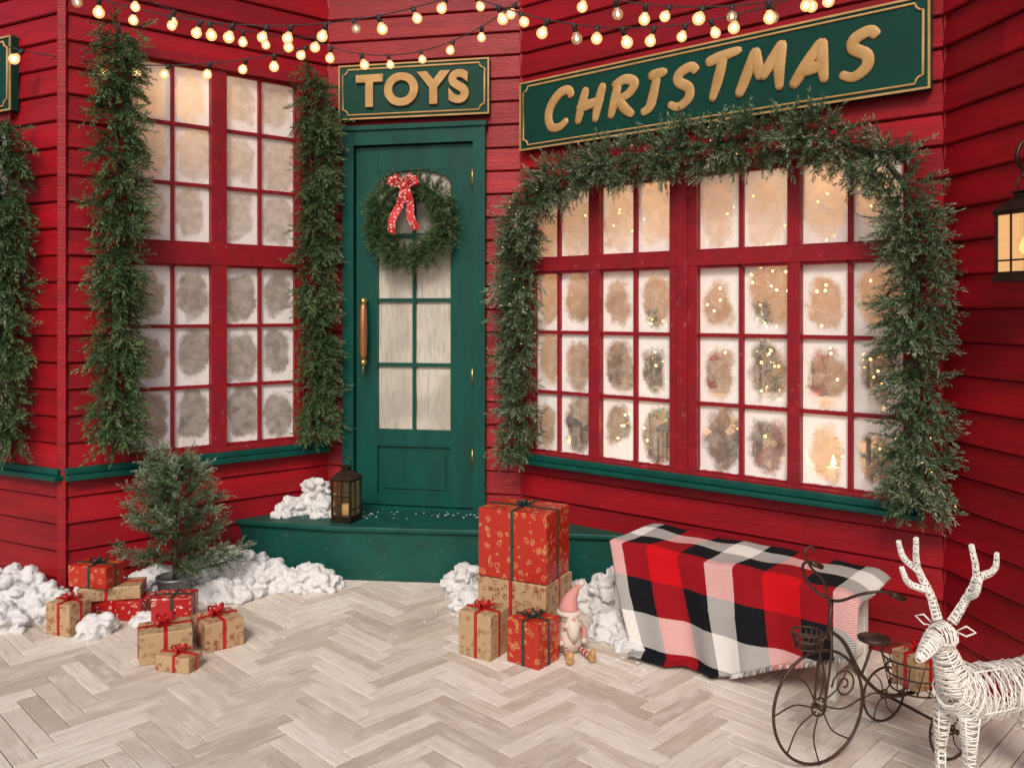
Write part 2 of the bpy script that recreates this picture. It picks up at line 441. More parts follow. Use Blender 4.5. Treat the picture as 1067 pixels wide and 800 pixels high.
opL = [(LL - 1.5, LL - .36, .66, 2.36)]
opB = [(.27, 1.21, .66, 2.70)]
opD = [(.105, .94, .29, 2.43)]
opC = [(.06, 2.03, .62, 2.08)]
boards('left_wall', FL, LL, opL); boards('bay_wall', FB, LB, opB); boards('door_wall', FD, LD, opD)
boards('display_wall', FC, LC, opC); boards('right_wall', FR, LR, [])
mb = MB()
for P, w in ((P1, .021), (P2, .012), (P3, .012), (P4, .012)):
    M = Matrix.Translation(P) @ Matrix.Rotation(R(5), 4, 'Z')
    mb.box(-w, w, -w, w, 0, HW, 0, M, rnd=.4)
mb.obj('corner_posts', RED, shop, bevel=.004)
mb = MB()
outl = [(2.1, 1.42), (1.62, 3.28), (.0, 4.56), (-1.06, 4.78), (-2.12, 3.92), (-4.98, 5.37), (-4.98, 7.5), (3.2, 7.5), (3.2, 1.42)]
mb.prism(outl, HW + .002, HW + .14)
mb.obj('roof', GREENB, shop, bevel=.01)
mb = MB(); mb.box(-4.9, 3.1, 7.3, 7.4, 0, HW); mb.box(-4.9, -4.8, 5.6, 7.295, 0, HW); mb.box(3.0, 3.1, 1.52, 7.295, 0, HW); mb.box(2.0, 2.995, 1.52, 1.6, 0, HW)
mb.obj('back_walls', RED, shop)

def room(Fm, u0, u1, d, z0, z1):
    mb = MB()
    mb.box(u0, u1, d, d + .02, z0, z1); mb.box(u0, u1, .09, d, z0 - .02, z0 - .001); mb.box(u0, u1, .09, d, z1 + .001, z1 + .02)
    mb.box(u0 - .02, u0, .09, d, z0, z1); mb.box(u1, u1 + .02, .09, d, z0, z1)
    mb.obj('interior', BEIGE, shop, Fm)
room(FL, LL - 1.8, LL - .2, .6, .6, 2.5); room(FB, .1, 1.3, .5, .6, 2.8); room(FC, -.02, 2.1, .62, .6, 2.25)

def window(Fm, op, cols, rows, big_z, upper_from, name, lower):
    u0, u1, z0, z1 = op
    mb = MB()
    cw = .034; y0, y1 = -.034, .075
    mb.box(u0 - .012, u0 + cw - .012, y0, y1, z0, z1); mb.box(u1 - cw + .012, u1 + .012, y0, y1, z0, z1)
    mb.box(u0 - .012, u1 + .012, y0 - .004, y1 - .003, z1 - .02, z1 + .025); mb.box(u0 + .0225, u1 - .0225, y0 + .003, y1 - .003, z0, z0 + .025)
    us = [u0 + .022] + [c for a in cols for c in a] + [u1 - .022]
    zs = [z0 + .0255] + [c for a in rows for c in a] + [z1 - .0205]
    for i in range(0, len(us), 2):
        w = us[i + 1] - us[i]
        if w < .002: continue
        thick = w > .035
        mb.box(us[i], us[i + 1], -.024 if thick else -.004, .04, z0 + .0252, z1 - .0202)
        if w > .1: mb.box(us[i] + w * .3, us[i + 1] - w * .3, -.034, -.0242, z0 + .0252, z1 - .0202)
    for j in range(0, len(zs), 2):
        h = zs[j + 1] - zs[j]
        if h < .002: continue
        thick = h > .06
        for a in cols:
            mb.box(a[0] - .0005, a[1] + .0005, -.018 if thick else -.001, .037, zs[j], zs[j + 1])
    mb.box(u0 + .024, u1 - .024, -.027, -.0245, big_z[0] + .012, big_z[1] - .012)
    mb.obj(name + '_frame', REDF, shop, Fm, bevel=.003)
    pm = MB()
    for c in cols:
        for r_ in rows:
            mt = 1 if (r_[0] > upper_from) else 0
            y = .017
            pm.add([(c[0], y, r_[0]), (c[1], y, r_[0]), (c[1], y, r_[1]), (c[0], y, r_[1])], [(0, 1, 2, 3)], mt, uv=[[(0, 0), (1, 0), (1, 1), (0, 1)]])
    pm.obj(name + '_panes', [lower, PANEU], shop, Fm)
    sm = MB()
    for c in cols:
        for r_ in rows:
            for q in range(7):
                x = random.uniform(c[0] + .004, c[1] - .004); rr = random.uniform(.002, .0055)
                sm.ball((x, .006, r_[0] + rr * .2), (rr * 2.2, rr * .8, rr * .7), 0, 7, 5)
    sm.obj(name + '_snow', SNOW, shop, Fm)
def rowsplit(a, b, n, g=.018):
    h = (b - a - g * (n - 1)) / n
    return [(a + i * (h + g), a + i * (h + g) + h) for i in range(n)]
window(FB, opB[0], [(.305, .50), (.516, .70), (.782, .965), (.982, 1.175)], rowsplit(.70, 1.635, 3) + rowsplit(1.765, 2.665, 3), (1.635, 1.765), 1.7, 'bay_window', PANEB)
window(FC, opC[0], [(.10, .246), (.264, .462), (.528, .718), (.738, .932), (1.075, 1.278), (1.298, 1.512), (1.568, 1.765), (1.785, 1.985)], rowsplit(.655, 1.605, 3) + [(1.695, 2.04)], (1.605, 1.695), 1.65, 'display_window', PANE)
oL = opL[0]
window(FL, oL, [(oL[0] + .04, oL[0] + .27), (oL[0] + .29, oL[0] + .53), (oL[0] + .6, oL[0] + .84), (oL[0] + .86, oL[1] - .035)], rowsplit(.70, 1.5, 3) + rowsplit(1.6, 2.32, 2), (1.5, 1.6), 1.55, 'left_window', PANEB)
mb = MB(); mb.box(.0, LB - .02, -.065, -.0, .600, .628); mb.box(.0, LB - .03, -.045, -.0, .6285, .66); mb.obj('bay_sill', GREEN, shop, FB, bevel=.005)
mb = MB(); mb.box(.0, LL + .02, -.060, 0, .602, .627); mb.box(0, LL + .01, -.04, 0, .6275, .658); mb.obj('left_sill', GREEN, shop, FL, bevel=.005)
mb = MB(); mb.box(.04, 2.07, -.085, -.0, .578, .600); mb.box(.055, 2.055, -.055, -.0, .6005, .632); mb.obj('display_sill', GREEN, shop, FC, bevel=.005)

# ------------------------------------------------------------------ door (part of the shop)
mb = MB()
mb.box(.105, .172, -.055, .06, .29, 2.43); mb.box(.872, .94, -.055, .06, .29, 2.43); mb.box(.1725, .8715, -.053, .06, 2.345, 2.428)
mb.box(.095, .95, -.066, -.01, 2.4285, 2.455)
mb.box(.1725, .8715, -.05, .06, .286, .302)
y0, y1 = -.022, .02
mb.box(.178, .305, y0, y1, .308, 2.338); mb.box(.735, .866, y0, y1, .308, 2.338)
mb.box(.3055, .7345, y0, y1, 2.20, 2.338); mb.box(.3055, .7345, y0, y1, .64, .735); mb.box(.3055, .7345, y0, y1, .308, .37)
mb.box(.3055, .7345, -.004, .012, .3705, .6395)
mb.box(.335, .705, -.014, -.0045, .40, .61)
for q, (a, b) in enumerate(rowsplit(.735, 2.20, 4, .0)):
    if q: mb.box(.3055, .7345, -.014, .010, a - .010, a + .010)
mb.box(.511, .529, -.0165, .012, .7355, 2.1995)
for sgn in (1, -1):
    cx = .52
    pts = [(cx + sgn * .2145, 2.1995)]
    for i in range(9):
        t = i / 8; x = cx + sgn * (.2145 * (1 - t)); z = 2.1995 - .07 * (1 - math.sqrt(max(0, 1 - (1 - t) ** 2)))
        pts.append((x, z))
    vs = [(x, -.019, z) for x, z in pts] + [(x, .006, z) for x, z in pts]; n = len(pts)
    mb.add(vs, [tuple(range(n)), tuple(range(n, 2 * n))[::-1]] + [(i, n + i, n + (i + 1) % n, (i + 1) % n) for i in range(n)])
mb.obj('door', GREEN, shop, FD, bevel=.004)
pm = MB(); pm.add([(.3055, .004, .735), (.7345, .004, .735), (.7345, .004, 2.2), (.3055, .004, 2.2)], [(0, 1, 2, 3)]); pm.obj('door_glass', DGLASS, shop, FD)
mb = MB(); mb.box(.02, 1.0, .4, .42, .3, 2.5); mb.obj('hall_backdrop', BEIGE, shop, FD)
mb = MB()
mb.tube([(.245, -.085, 1.13), (.245, -.088, 1.16), (.245, -.09, 1.29), (.245, -.088, 1.42), (.245, -.085, 1.45)], [.013, .020, .024, .020, .013], 12, 0)
for z in (1.115, 1.46):
    mb.ball((.245, -.085, z), .021, 1); mb.tube([(.245, -.085, z), (.245, -.02, z)], .009, 8, 1)
mb.tube([(.245, -.085, 1.11), (.24, -.08, 1.06), (.225, -.07, 1.02)], [.006, .004, .002], 6, 1)
for z in (.55, 1.0, 2.1): mb.tube([(.869, -.056, z), (.869, -.056, z + .09)], .006, 8, 1)
mb.obj('door_handle', [COPPER, BRASS], shop, FD)

# ------------------------------------------------------------------ doorstep
mb = MB()
mb.prism([(-1.47, 4.60), (-.95, 4.45), (-.10, 4.36), (.60, 4.262), (.053, 4.712), (-1.061, 4.93)], 0.006, .262)
mb.prism([(-1.49, 4.575), (-.95, 4.43), (-.10, 4.34), (.625, 4.238), (.053, 4.712), (-1.061, 4.93)], .2622, .288)
mb.obj('doorstep', GREENS, bevel=.006)

# ------------------------------------------------------------------ ground + paving
mb = MB(); mb.add([(-60, -60, -.004), (60, -60, -.004), (60, 60, -.004), (-60, 60, -.004)], [(0, 1, 2, 3)]); mb.obj('ground', GROUND)
mb = MB(); W = .070; n = 5; Lp = W * n; g = .0017
Mr = Matrix.Rotation(R(45), 4, 'Z')
def plank(x, y, w, h, horiz):
    c = Mr @ V3(x + w / 2, y + h / 2, 0)
    if not (-5.2 < c.x < 3.2 and .3 < c.y < 5.9): return
    x0, x1, y0_, y1_ = x + g, x + w - g, y + g, y + h - g; b = .0022; zt = .006
    dz = random.uniform(-.0007, .0007)
    vs = [(x0, y0_, 0), (x1, y0_, 0), (x1, y1_, 0), (x0, y1_, 0), (x0 + b, y0_ + b, zt + dz), (x1 - b, y0_ + b, zt + dz), (x1 - b, y1_ - b, zt - dz), (x0 + b, y1_ - b, zt - dz)]
    ox, oy = random.uniform(0, 50), random.uniform(0, 50)
    if horiz: U = [(v[0] - x + ox, v[1] - y + oy) for v in vs]
    else: U = [(v[1] - y + ox, v[0] - x + oy) for v in vs]
    fs = [(4, 5, 6, 7), (0, 1, 5, 4), (1, 2, 6, 5), (2, 3, 7, 6), (3, 0, 4, 7)]
    mb.add(vs, fs, 0, False, Mr, uv=[[U[i] for i in f] for f in fs])
for j in range(-110, 110):
    for k in range(-14, 15):
        x = j + 2 * n * k
        if abs(x) > 115: continue
        plank(x * W, j * W, Lp, W, True)
for i in range(-110, 110):
    for k in range(-14, 15):
        y = i - 2 * n + 1 + 2 * n * k
        if abs(y) > 115: continue
        plank(i * W, y * W, W, Lp, False)
mb.obj('herringbone_pavement', TILE)

# ------------------------------------------------------------------ signs
def strokes_text(mb, word, x0, z0, h, sx, rad, ydep):
    G = {
     'C': ([[(.64, .76), (.52, .97), (.28, .93), (.08, .65), (.05, .33), (.18, .06), (.42, .03), (.62, .2)]], .70),
     'H': ([[(.17, 1.0), (.12, .5), (.08, .0)], [(.62, 1.02), (.57, .5), (.55, -.02)], [(.0, .42), (.3, .5), (.7, .58)]], .74),
     'R': ([[(.14, .95), (.12, .5), (.08, 0)], [(.0, .86), (.3, 1.0), (.56, .86), (.46, .6), (.14, .48)], [(.22, .5), (.42, .22), (.68, .0)]], .70),
     'I': ([[(.27, .98), (.25, .4), (.2, .12), (.02, .02)], [(.05, .94), (.5, 1.0)]], .52),
     'S': ([[(.55, .82), (.40, .98), (.16, .87), (.16, .66), (.42, .46), (.46, .2), (.26, .02), (.0, .14)]], .60),
     'T': ([[(0, .88), (.3, .96), (.75, 1.04)], [(.38, .97), (.34, .5), (.27, 0)]], .70),
     'M': ([[(.0, .0), (.12, .5), (.2, 1.0)], [(.2, 1.0), (.32, .58), (.42, .3)], [(.42, .3), (.6, .68), (.74, 1.04)], [(.74, 1.04), (.76, .5), (.84, .0)]], .94),
     'A': ([[(0, 0), (.2, .5), (.42, 1.02)], [(.42, 1.02), (.5, .5), (.62, 0)], [(.10, .33), (.35, .38), (.62, .42)]], .74)}
    x = x0
    for i, ch in enumerate(word):
        st, w = G[ch]; hs = 1.0 + (.12 if ch in 'TM' else 0) + (.05 if i == 0 else 0)
        for si, s in enumerate(st):
            pts = [(x + (p[0] + .16 * p[1]) * h * sx, ydep - .0006 * si, z0 + p[1] * h * hs) for p in s]
            P = spline(pts, 6); nP = len(P)
            rr = [rad * (.62 + .48 * math.sin(math.pi * min(1, .18 + .75 * q / (nP - 1)))) for q in range(nP)]
            rr[0] *= .6; rr[-1] *= .5
            mb.tube(P, rr, 12, 0, sy=.22)
        x += (w + .13) * h * sx
    return x
def sign(name, Fm, u0, u1, z0, z1):
    e = empty(name, Fm @ Matrix.Translation(((u0 + u1) / 2, -.045, (z0 + z1) / 2)))
    w, h = (u1 - u0) / 2, (z1 - z0) / 2
    mb = MB(); mb.box(-w, w, -.012, .03, -h, h); mb.obj('board', GREENB, e, bevel=.004)
    mb = MB()
    t = .009
    mb.box(-w, w, -.017, -.0125, -h, -h + t); mb.box(-w, w, -.017, -.0125, h - t, h); mb.box(-w, -w + t, -.0172, -.0122, -h + t, h - t); mb.box(w - t, w, -.0172, -.0122, -h + t, h - t)
    a, c = .030, .030
    path = []
    for sx, sz in ((-1, -1), (1, -1), (1, 1), (-1, 1)):
        cx, cz = sx * (w - a + .004), sz * (h - a + .004)
        angs = {(-1, -1): (90, 0), (1, -1): (180, 90), (1, 1): (270, 180), (-1, 1): (0, -90)}[(sx, sz)]
        for q in range(6):
            an = R(angs[0] + (angs[1] - angs[0]) * q / 5)
            path.append((cx + c * math.cos(an), -.014, cz + c * math.sin(an)))
    mb.tube(path, .0055, 6, 0, True)
    mb.obj('gold_border', GOLD, e)
    return e
s1 = sign('toys_shop_sign', FD, .085, .965, 2.49, 2.80)
cu = bpy.data.curves.new('toys_lettering', 'FONT'); cu.body = 'TOYS'; cu.size = .235; cu.extrude = .008; cu.bevel_depth = .0015; cu.offset = .0100
cu.align_x = 'CENTER'; cu.align_y = 'CENTER'; cu.space_character = 1.14; cu.materials.append(GOLD)
o = bpy.data.objects.new('toys_lettering', cu); COL.objects.link(o); o.parent = s1; o.rotation_euler = (R(90), 0, 0); o.location = (0, -.020, -.008); o.scale = (1.02, 1.0, 1)
s2 = sign('christmas_shop_sign', FC, .034, 2.10, 2.275, 2.645)
mb = MB(); strokes_text(mb, 'CHRISTMAS', -.86, -.095, .185, 1.245, .0250, -.015); mb.obj('christmas_lettering', GOLD, s2)
s3 = sign('shop_sign', FL, LL - 1.5, LL - .31, 2.38, 2.745)
mb = MB(); strokes_text(mb, 'MARTS', -.45, -.095, .185, 1.2, .025, -.015); mb.obj('lettering', GOLD, s3)

# ------------------------------------------------------------------ foliage
def sprig_tpl(seed, n=62, L=.145, nl=.034, w=.0046, side=True):
    """a fir tip: main stem with a pair of side twigs, all carrying needles"""
    r = np.random.default_rng(seed); Vv = []; K = []; ST = []
    bend = r.uniform(-.25, .25, 2)
    main = lambda t: np.array([t * L, bend[0] * L * t * t, bend[1] * L * t * t])
    stems = [(main, n if not side else int(n * .6), 1.0)]
    if side:
        for k, (t0, sg) in enumerate(((.25, 1), (.40, -1))):
            a = r.uniform(-.4, .4); o = main(t0); dv = np.array([.75, sg * .6, a]); dv /= np.linalg.norm(dv); ll = L * (.52 - .1 * k)
            stems.append((lambda t, o=o, dv=dv, ll=ll: o + dv * ll * t, int(n * .25), .8))
    for P, cnt, ks in stems:
        for i in range(cnt):
            t = .04 + .96 * (i + .5) / cnt; a = r.uniform(0, 2 * math.pi)
            ax = P(min(1, t + .05)) - P(max(0, t - .05)); ax /= np.linalg.norm(ax)
            q = np.cross(ax, (0, 0, 1)); q /= np.linalg.norm(q); q2 = np.cross(ax, q)
            lat = q * math.cos(a) + q2 * math.sin(a) * .8; lat /= np.linalg.norm(lat)
            ang = R(r.uniform(34, 60)) * (1 - .55 * t ** 3)
            d = ax * math.cos(ang) + lat * math.sin(ang)
            sd_ = np.cross(d, r.normal(size=3)); sd_ /= np.linalg.norm(sd_)
            l = nl * ks * r.uniform(.75, 1.2) * (1 - .30 * t); p = P(t)
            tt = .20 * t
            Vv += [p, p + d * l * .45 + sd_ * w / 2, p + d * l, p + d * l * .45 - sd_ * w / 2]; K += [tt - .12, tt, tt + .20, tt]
        for axx in ((0, .0016, 0), (0, 0, .0016)):
            axx = np.array(axx); ST.append([P(0) - axx, P(0) + axx, P(.95) + axx * .5, P(.95) - axx * .5])
    S = len(Vv) // 4
    for q in ST: Vv += q; K += [-1] * 4
    return np.array(Vv), np.array(K), S
TPL = [sprig_tpl(s) for s in range(8)]
def foliage(name, places, mats, parent=None, M=None, tpl=TPL):
    VV = []; TT = []; MI = []
    for pos, d, sc, tint in places:
        tv, K, nq = tpl[RG.integers(len(tpl))]
        d = np.array(d, float); d /= np.linalg.norm(d)
        q = RG.normal(size=3); y = np.cross(d, q); y /= np.linalg.norm(y); z = np.cross(d, y)
        B = np.stack([d, y, z])
        VV.append(tv * sc @ B + np.array(pos)); TT.append(np.clip(tint + K, 0, 1))
        mi = np.zeros(len(tv) // 4, int); mi[nq:] = 1; MI.append(mi)
    VV = np.concatenate(VV); TT = np.concatenate(TT); MI = np.concatenate(MI); nf = len(VV) // 4
    me = bpy.data.meshes.new(name)
    me.vertices.add(len(VV)); me.vertices.foreach_set('co', VV.astype(np.float32).ravel())
    me.loops.add(len(VV)); me.loops.foreach_set('vertex_index', np.arange(len(VV), dtype=np.int32))
    me.polygons.add(nf); me.polygons.foreach_set('loop_start', np.arange(0, nf * 4, 4, dtype=np.int32)); me.polygons.foreach_set('loop_total', np.full(nf, 4, dtype=np.int32))
    for m in mats: me.materials.append(m)
    me.polygons.foreach_set('material_index', MI.astype(np.int32))
    at = me.attributes.new('rnd', 'FLOAT', 'POINT'); at.data.foreach_set('value', TT.astype(np.float32))
    me.update(calc_edges=True)
    o = bpy.data.objects.new(name, me); COL.objects.link(o)
    if parent: o.parent = parent
    if M is not None: o.matrix_basis = M
    return o
def garland(name, path, rad, per_m, Fm, mats, droop=(0, 0, -.5), lights=0, cyclic=False, sc=1.0, light_mat=FAIRYG, thin=.30):
    P = spline(path, 10, cyclic); seg = [(P[i], P[i + 1]) for i in range(len(P) - 1)]
    if cyclic: seg.append((P[-1], P[0]))
    ln = np.array([(b - a).length for a, b in seg]); tot = ln.sum(); N = int(tot * per_m)
    cum = np.concatenate([[0], np.cumsum(ln)])
    pl = []; pts = []; f1 = RG.uniform(0, 6)
    idx = RG.choice(len(seg), N, p=ln / tot)
    for i in idx:
        a, b = seg[i]; t = RG.random(); c = np.array(a + (b - a) * t); tg = np.array((b - a).normalized())
        sdist = cum[i] + ln[i] * t
        clump = math.sin(sdist * 19 + f1) * .5 + math.sin(sdist * 43 + 2 * f1) * .5      # boughs bunch up along the rope
        if RG.random() < thin * (1 - clump) * .6: continue
        ph = RG.uniform(0, 2 * math.pi)
        n1 = np.cross(tg, (0, 1, 0)); n1 /= np.linalg.norm(n1) + 1e-9
        lateral = n1 * math.cos(ph) + np.array((0, -1, 0)) * (abs(math.sin(ph)) * 1.0 - .12)
        lateral /= np.linalg.norm(lateral)
        d = lateral * RG.uniform(.6, 1.1) + tg * RG.normal() * .35 + np.array(droop) * RG.uniform(.4, 1.5) + RG.normal(size=3) * .18
        if c[1] + d[1] * .1 > -.01: d[1] = -abs(d[1]) * .3
        rad_u = RG.uniform(0, .55); off = lateral * rad_u * rad
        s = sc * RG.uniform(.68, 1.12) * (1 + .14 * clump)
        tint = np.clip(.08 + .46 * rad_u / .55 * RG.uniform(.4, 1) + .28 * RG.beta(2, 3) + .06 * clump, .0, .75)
        pl.append((c + off, d, s, tint)); pts.append(c + off + d / np.linalg.norm(d) * .11 * s)
    e = empty(name, Fm)
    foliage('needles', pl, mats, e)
    mb = MB(); mb.tube(P, .012, 6, 0, cyclic); mb.obj('stem', BARK, e)
    if lights:
        mb = MB()
        for p in random.sample(pts, lights): mb.ball(p, .0030, 0, 6, 4)
        mb.obj('fairy_lights', light_mat, e)
    return e
NM = [NEEDLE, BARK]; NF = [NEEDLEF, BARK]
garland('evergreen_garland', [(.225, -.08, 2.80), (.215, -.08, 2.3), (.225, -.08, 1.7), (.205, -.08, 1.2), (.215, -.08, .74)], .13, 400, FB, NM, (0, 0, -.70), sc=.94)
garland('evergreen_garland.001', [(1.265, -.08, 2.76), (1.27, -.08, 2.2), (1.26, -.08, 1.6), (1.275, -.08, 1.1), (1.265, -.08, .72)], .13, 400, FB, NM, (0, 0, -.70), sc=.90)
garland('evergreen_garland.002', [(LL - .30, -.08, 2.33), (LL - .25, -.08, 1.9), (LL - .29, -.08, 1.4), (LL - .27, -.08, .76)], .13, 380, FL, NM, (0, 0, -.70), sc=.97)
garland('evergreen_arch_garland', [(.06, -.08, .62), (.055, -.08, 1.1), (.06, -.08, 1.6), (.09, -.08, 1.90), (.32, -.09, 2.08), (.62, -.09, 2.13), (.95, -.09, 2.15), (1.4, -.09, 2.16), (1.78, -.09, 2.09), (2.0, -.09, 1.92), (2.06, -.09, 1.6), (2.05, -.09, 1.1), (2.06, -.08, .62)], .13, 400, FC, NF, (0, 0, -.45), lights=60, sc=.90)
cx, cz = .525, 1.905
ring = [(cx + .200 * math.cos(a), -.070, cz + .200 * math.sin(a)) for a in np.linspace(0, 2 * math.pi, 14, endpoint=False)]
wr = garland('christmas_wreath', ring, .09, 820, FD, NM, (0, 0, -.05), cyclic=True, sc=.52, thin=.1)
def bow(mb, c, s, e1, e2, n, w, angs, tails, m=0):
    c = Vector(c)
    for a, k in angs:
        d = e1 * math.cos(R(a)) + e2 * math.sin(R(a)); wd = n.cross(d)
        pts = []
        for i in range(15):
            t = i / 14
            pts.append(c + d * (s * k * math.sin(math.pi * t) ** .8) + n * (s * .42 * math.sin(2 * math.pi * t) * .6 + s * .34 * math.sin(math.pi * t) + .004) + wd * (0))
        mb.strip(pts, wd, w, m)
    for a, L in tails:
        d = e1 * math.cos(R(a)) + e2 * math.sin(R(a)); wd = n.cross(d)
        pts = [c + d * (L * i / 9) + n * (.006 + .012 * math.sin(i * 1.1)) + wd * (.008 * math.sin(i * .8)) for i in range(10)]
        mb.strip(pts, wd, w, m)
    mb.ball(c + n * s * .12, (w * .42, w * .42, w * .42), m)
mb = MB(); bow(mb, (cx - .005, -.175, cz + .185), .09, V3(1, 0, 0), V3(0, 0, 1), V3(0, -1, 0), .045, [(18, 1), (162, 1), (40, .8), (140, .8)], [(-76, .25), (-108, .27)])
bo = mb.obj('bow', BOWM, wr)

# ------------------------------------------------------------------ potted fir
tree = empty('potted_fir_tree', T(-1.62, 4.10, .006))
mb = MB()
mb.lathe([(.062, 0), (.066, .004), (.082, .115), (.088, .118), (.088, .128), (.080, .128), (.078, .11)], 24, 0)
mb.lathe([(0.001, .105), (.077, .108)], 16, 1)
for s in (-1, 1): mb.tube([(s * .086, -.02, .10), (s * .108, -.012, .085), (s * .108, .012, .085), (s * .086, .02, .10)], .003, 6, 0)
mb.obj('pot', [ZINC, BARK], tree)
mb = MB(); pl = []
mb.tube([(0, 0, .10), (.006, 0, .3), (-.004, .004, .5), (0, 0, .68)], [.013, .010, .007, .003], 8, 0)
nb = 40
for i in range(nb):
    t = i / nb; z = .14 + .49 * t ** .95; a = i * 2.4 + RG.normal() * .4; ln = .28 * (1 - t) ** .65 + .05
    ln *= RG.uniform(.74, 1.12)
    up = .35 + .6 * t
    d = V3(math.cos(a), math.sin(a), up).normalized()
    if i < 8: d = V3(math.cos(a), math.sin(a), .04).normalized()
    pts = [V3(0, 0, z) + d * ln * q / 5 + V3(0, 0, .045 * (q / 5) ** 2) for q in range(6)]
    mb.tube(pts, [.004, .0035, .003, .0025, .002, .0012], 5, 0)
    for k in range(int(7 + ln * 56)):
        q = RG.uniform(.12, 1.0); j = min(4, int(q * 5)); p = pts[j].lerp(pts[j + 1], q * 5 - j)
        dd = np.array(d) * 1.0 + RG.normal(size=3) * .48 + np.array((0, 0, .12))
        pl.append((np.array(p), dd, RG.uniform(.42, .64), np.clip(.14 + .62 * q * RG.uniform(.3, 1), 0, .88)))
for k in range(7): pl.append((np.array((0, 0, .60 + .01 * k)), np.array((0, 0, 1)) + RG.normal(size=3) * .3, .5, .6))
mb.obj('branches', BARK, tree); foliage('needles', pl, NF, tree)

# ------------------------------------------------------------------ snow
tx = bpy.data.textures.new('snow_lumps', 'CLOUDS'); tx.noise_scale = .05; tx.noise_depth = 3
tx2 = bpy.data.textures.new('snow_fibres', 'CLOUDS'); tx2.noise_scale = .012; tx2.noise_depth = 2
def ico_unit():
    import bmesh
    bm = bmesh.new(); bmesh.ops.create_icosphere(bm, subdivisions=2, radius=1)
    v = [tuple(x.co) for x in bm.verts]; f = [tuple(q.index for q in p.verts) for p in bm.faces]; bm.free(); return v, f
IV, IF = ico_unit()
def snow(lobes, n=28, name='snow_pile', z0=.006):
    mb = MB()
    for (x, y, rx, ry, h, rot) in lobes:
        c, s = math.cos(R(rot)), math.sin(R(rot))
        M = Matrix.Translation((x, y, z0 - .01)) @ Matrix.Rotation(R(rot), 4, 'Z') @ Matrix.Diagonal((rx * .92, ry * .92, h * .8, 1))
        mb.add(IV, IF, 0, True, M)
        for i in range(n):
            a = random.uniform(0, 2 * math.pi); q = math.sqrt(random.random()) * 1.05
            lx, ly = rx * q * math.cos(a), ry * q * math.sin(a)
            r_ = random.uniform(.014, .038) * (1.15 - .4 * q)
            zz = random.uniform(.7, 1.0) * max(.0, h * (1 - q * q) ** .6 - r_ * .6) if q < 1 else 0
            M = Matrix.Translation((x + lx * c - ly * s, y + lx * s + ly * c, z0 + zz + r_ * .35)) @ Matrix.Rotation(random.uniform(0, 6), 4, 'Z') @ Matrix.Diagonal((r_ * random.uniform(1, 1.6), r_, r_ * random.uniform(.6, .95), 1))
            mb.add(IV, IF, 0, True, M)
    o = mb.obj(name, SNOW)
    rm = o.modifiers.new('remesh', 'REMESH'); rm.mode = 'VOXEL'; rm.voxel_size = .0075; rm.use_smooth_shade = True
    d = o.modifiers.new('d', 'DISPLACE'); d.texture = tx; d.strength = .045; d.mid_level = .5
    d = o.modifiers.new('d2', 'DISPLACE'); d.texture = tx2; d.strength = .016; d.mid_level = .5
    return o
snow([(-2.35, 4.0, .24, .13, .20, 0), (-2.15, 3.92, .14, .12, .15, 0), (-2.28, 3.76, .16, .11, .10, 20), (-2.5, 3.9, .2, .15, .2, 0)], 60)
snow([(-1.98, 4.10, .16, .06, .15, 40)], 34)
snow([(-1.46, 4.42, .24, .10, .19, 38), (-1.30, 4.33, .24, .13, .14, 0), (-1.04, 4.32, .18, .09, .11, 0), (-1.75, 4.2, .18, .10, .14, 30), (-1.42, 4.16, .20, .09, .08, 0)], 70)
snow([(-1.80, 3.70, .08, .06, .08, 0), (-1.60, 3.82, .08, .05, .05, 0)], 26)
snow([(-.23, 4.2, .11, .10, .15, 0), (-.2, 4.02, .07, .09, .08, 0)], 36)
snow([(.46, 3.97, .13, .14, .20, 0), (.60, 3.88, .14, .12, .18, -40), (.45, 3.70, .11, .11, .10, 0), (.50, 3.56, .09, .08, .05, -40), (.30, 4.02, .1, .08, .12, 0), (.95, 3.75, .2, .1, .12, -40)], 60)
snow([(-1.10, 4.78, .11, .10, .18, 40), (-1.2, 4.70, .12, .05, .09, 40), (-1.03, 4.66, .06, .06, .08, 0)], 36, z0=.288)
snow([(-.02, 4.62, .07, .035, .04, -10)], 20, z0=.288)
mb = MB()
for i in range(150):
    base = random.choice([(-2.2, 3.8, .35), (-1.3, 4.15, .45), (-1.6, 3.85, .4), (-.2, 3.95, .2), (.45, 3.45, .22), (-1.2, 3.8, .4), (-.95, 4.15, .3)])
    x = base[0] + random.gauss(0, base[2] * .4); y = base[1] + random.gauss(0, base[2] * .25) - .04; r_ = random.uniform(.002, .006)
    mb.add(IV, IF, 0, True, Matrix.Translation((x, y, .008)) @ Matrix.Diagonal((r_ * 1.4, r_, r_ * .6, 1)))
for i in range(90):
    x = random.uniform(-1.2, .3); y = random.gauss(4.68, .05) ; r_ = random.uniform(.0015, .0045)
    mb.add(IV, IF, 0, True, Matrix.Translation((x, y, .289)) @ Matrix.Diagonal((r_ * 1.6, r_, r_ * .5, 1)))
mb.obj('snow_crumbs', SNOW)

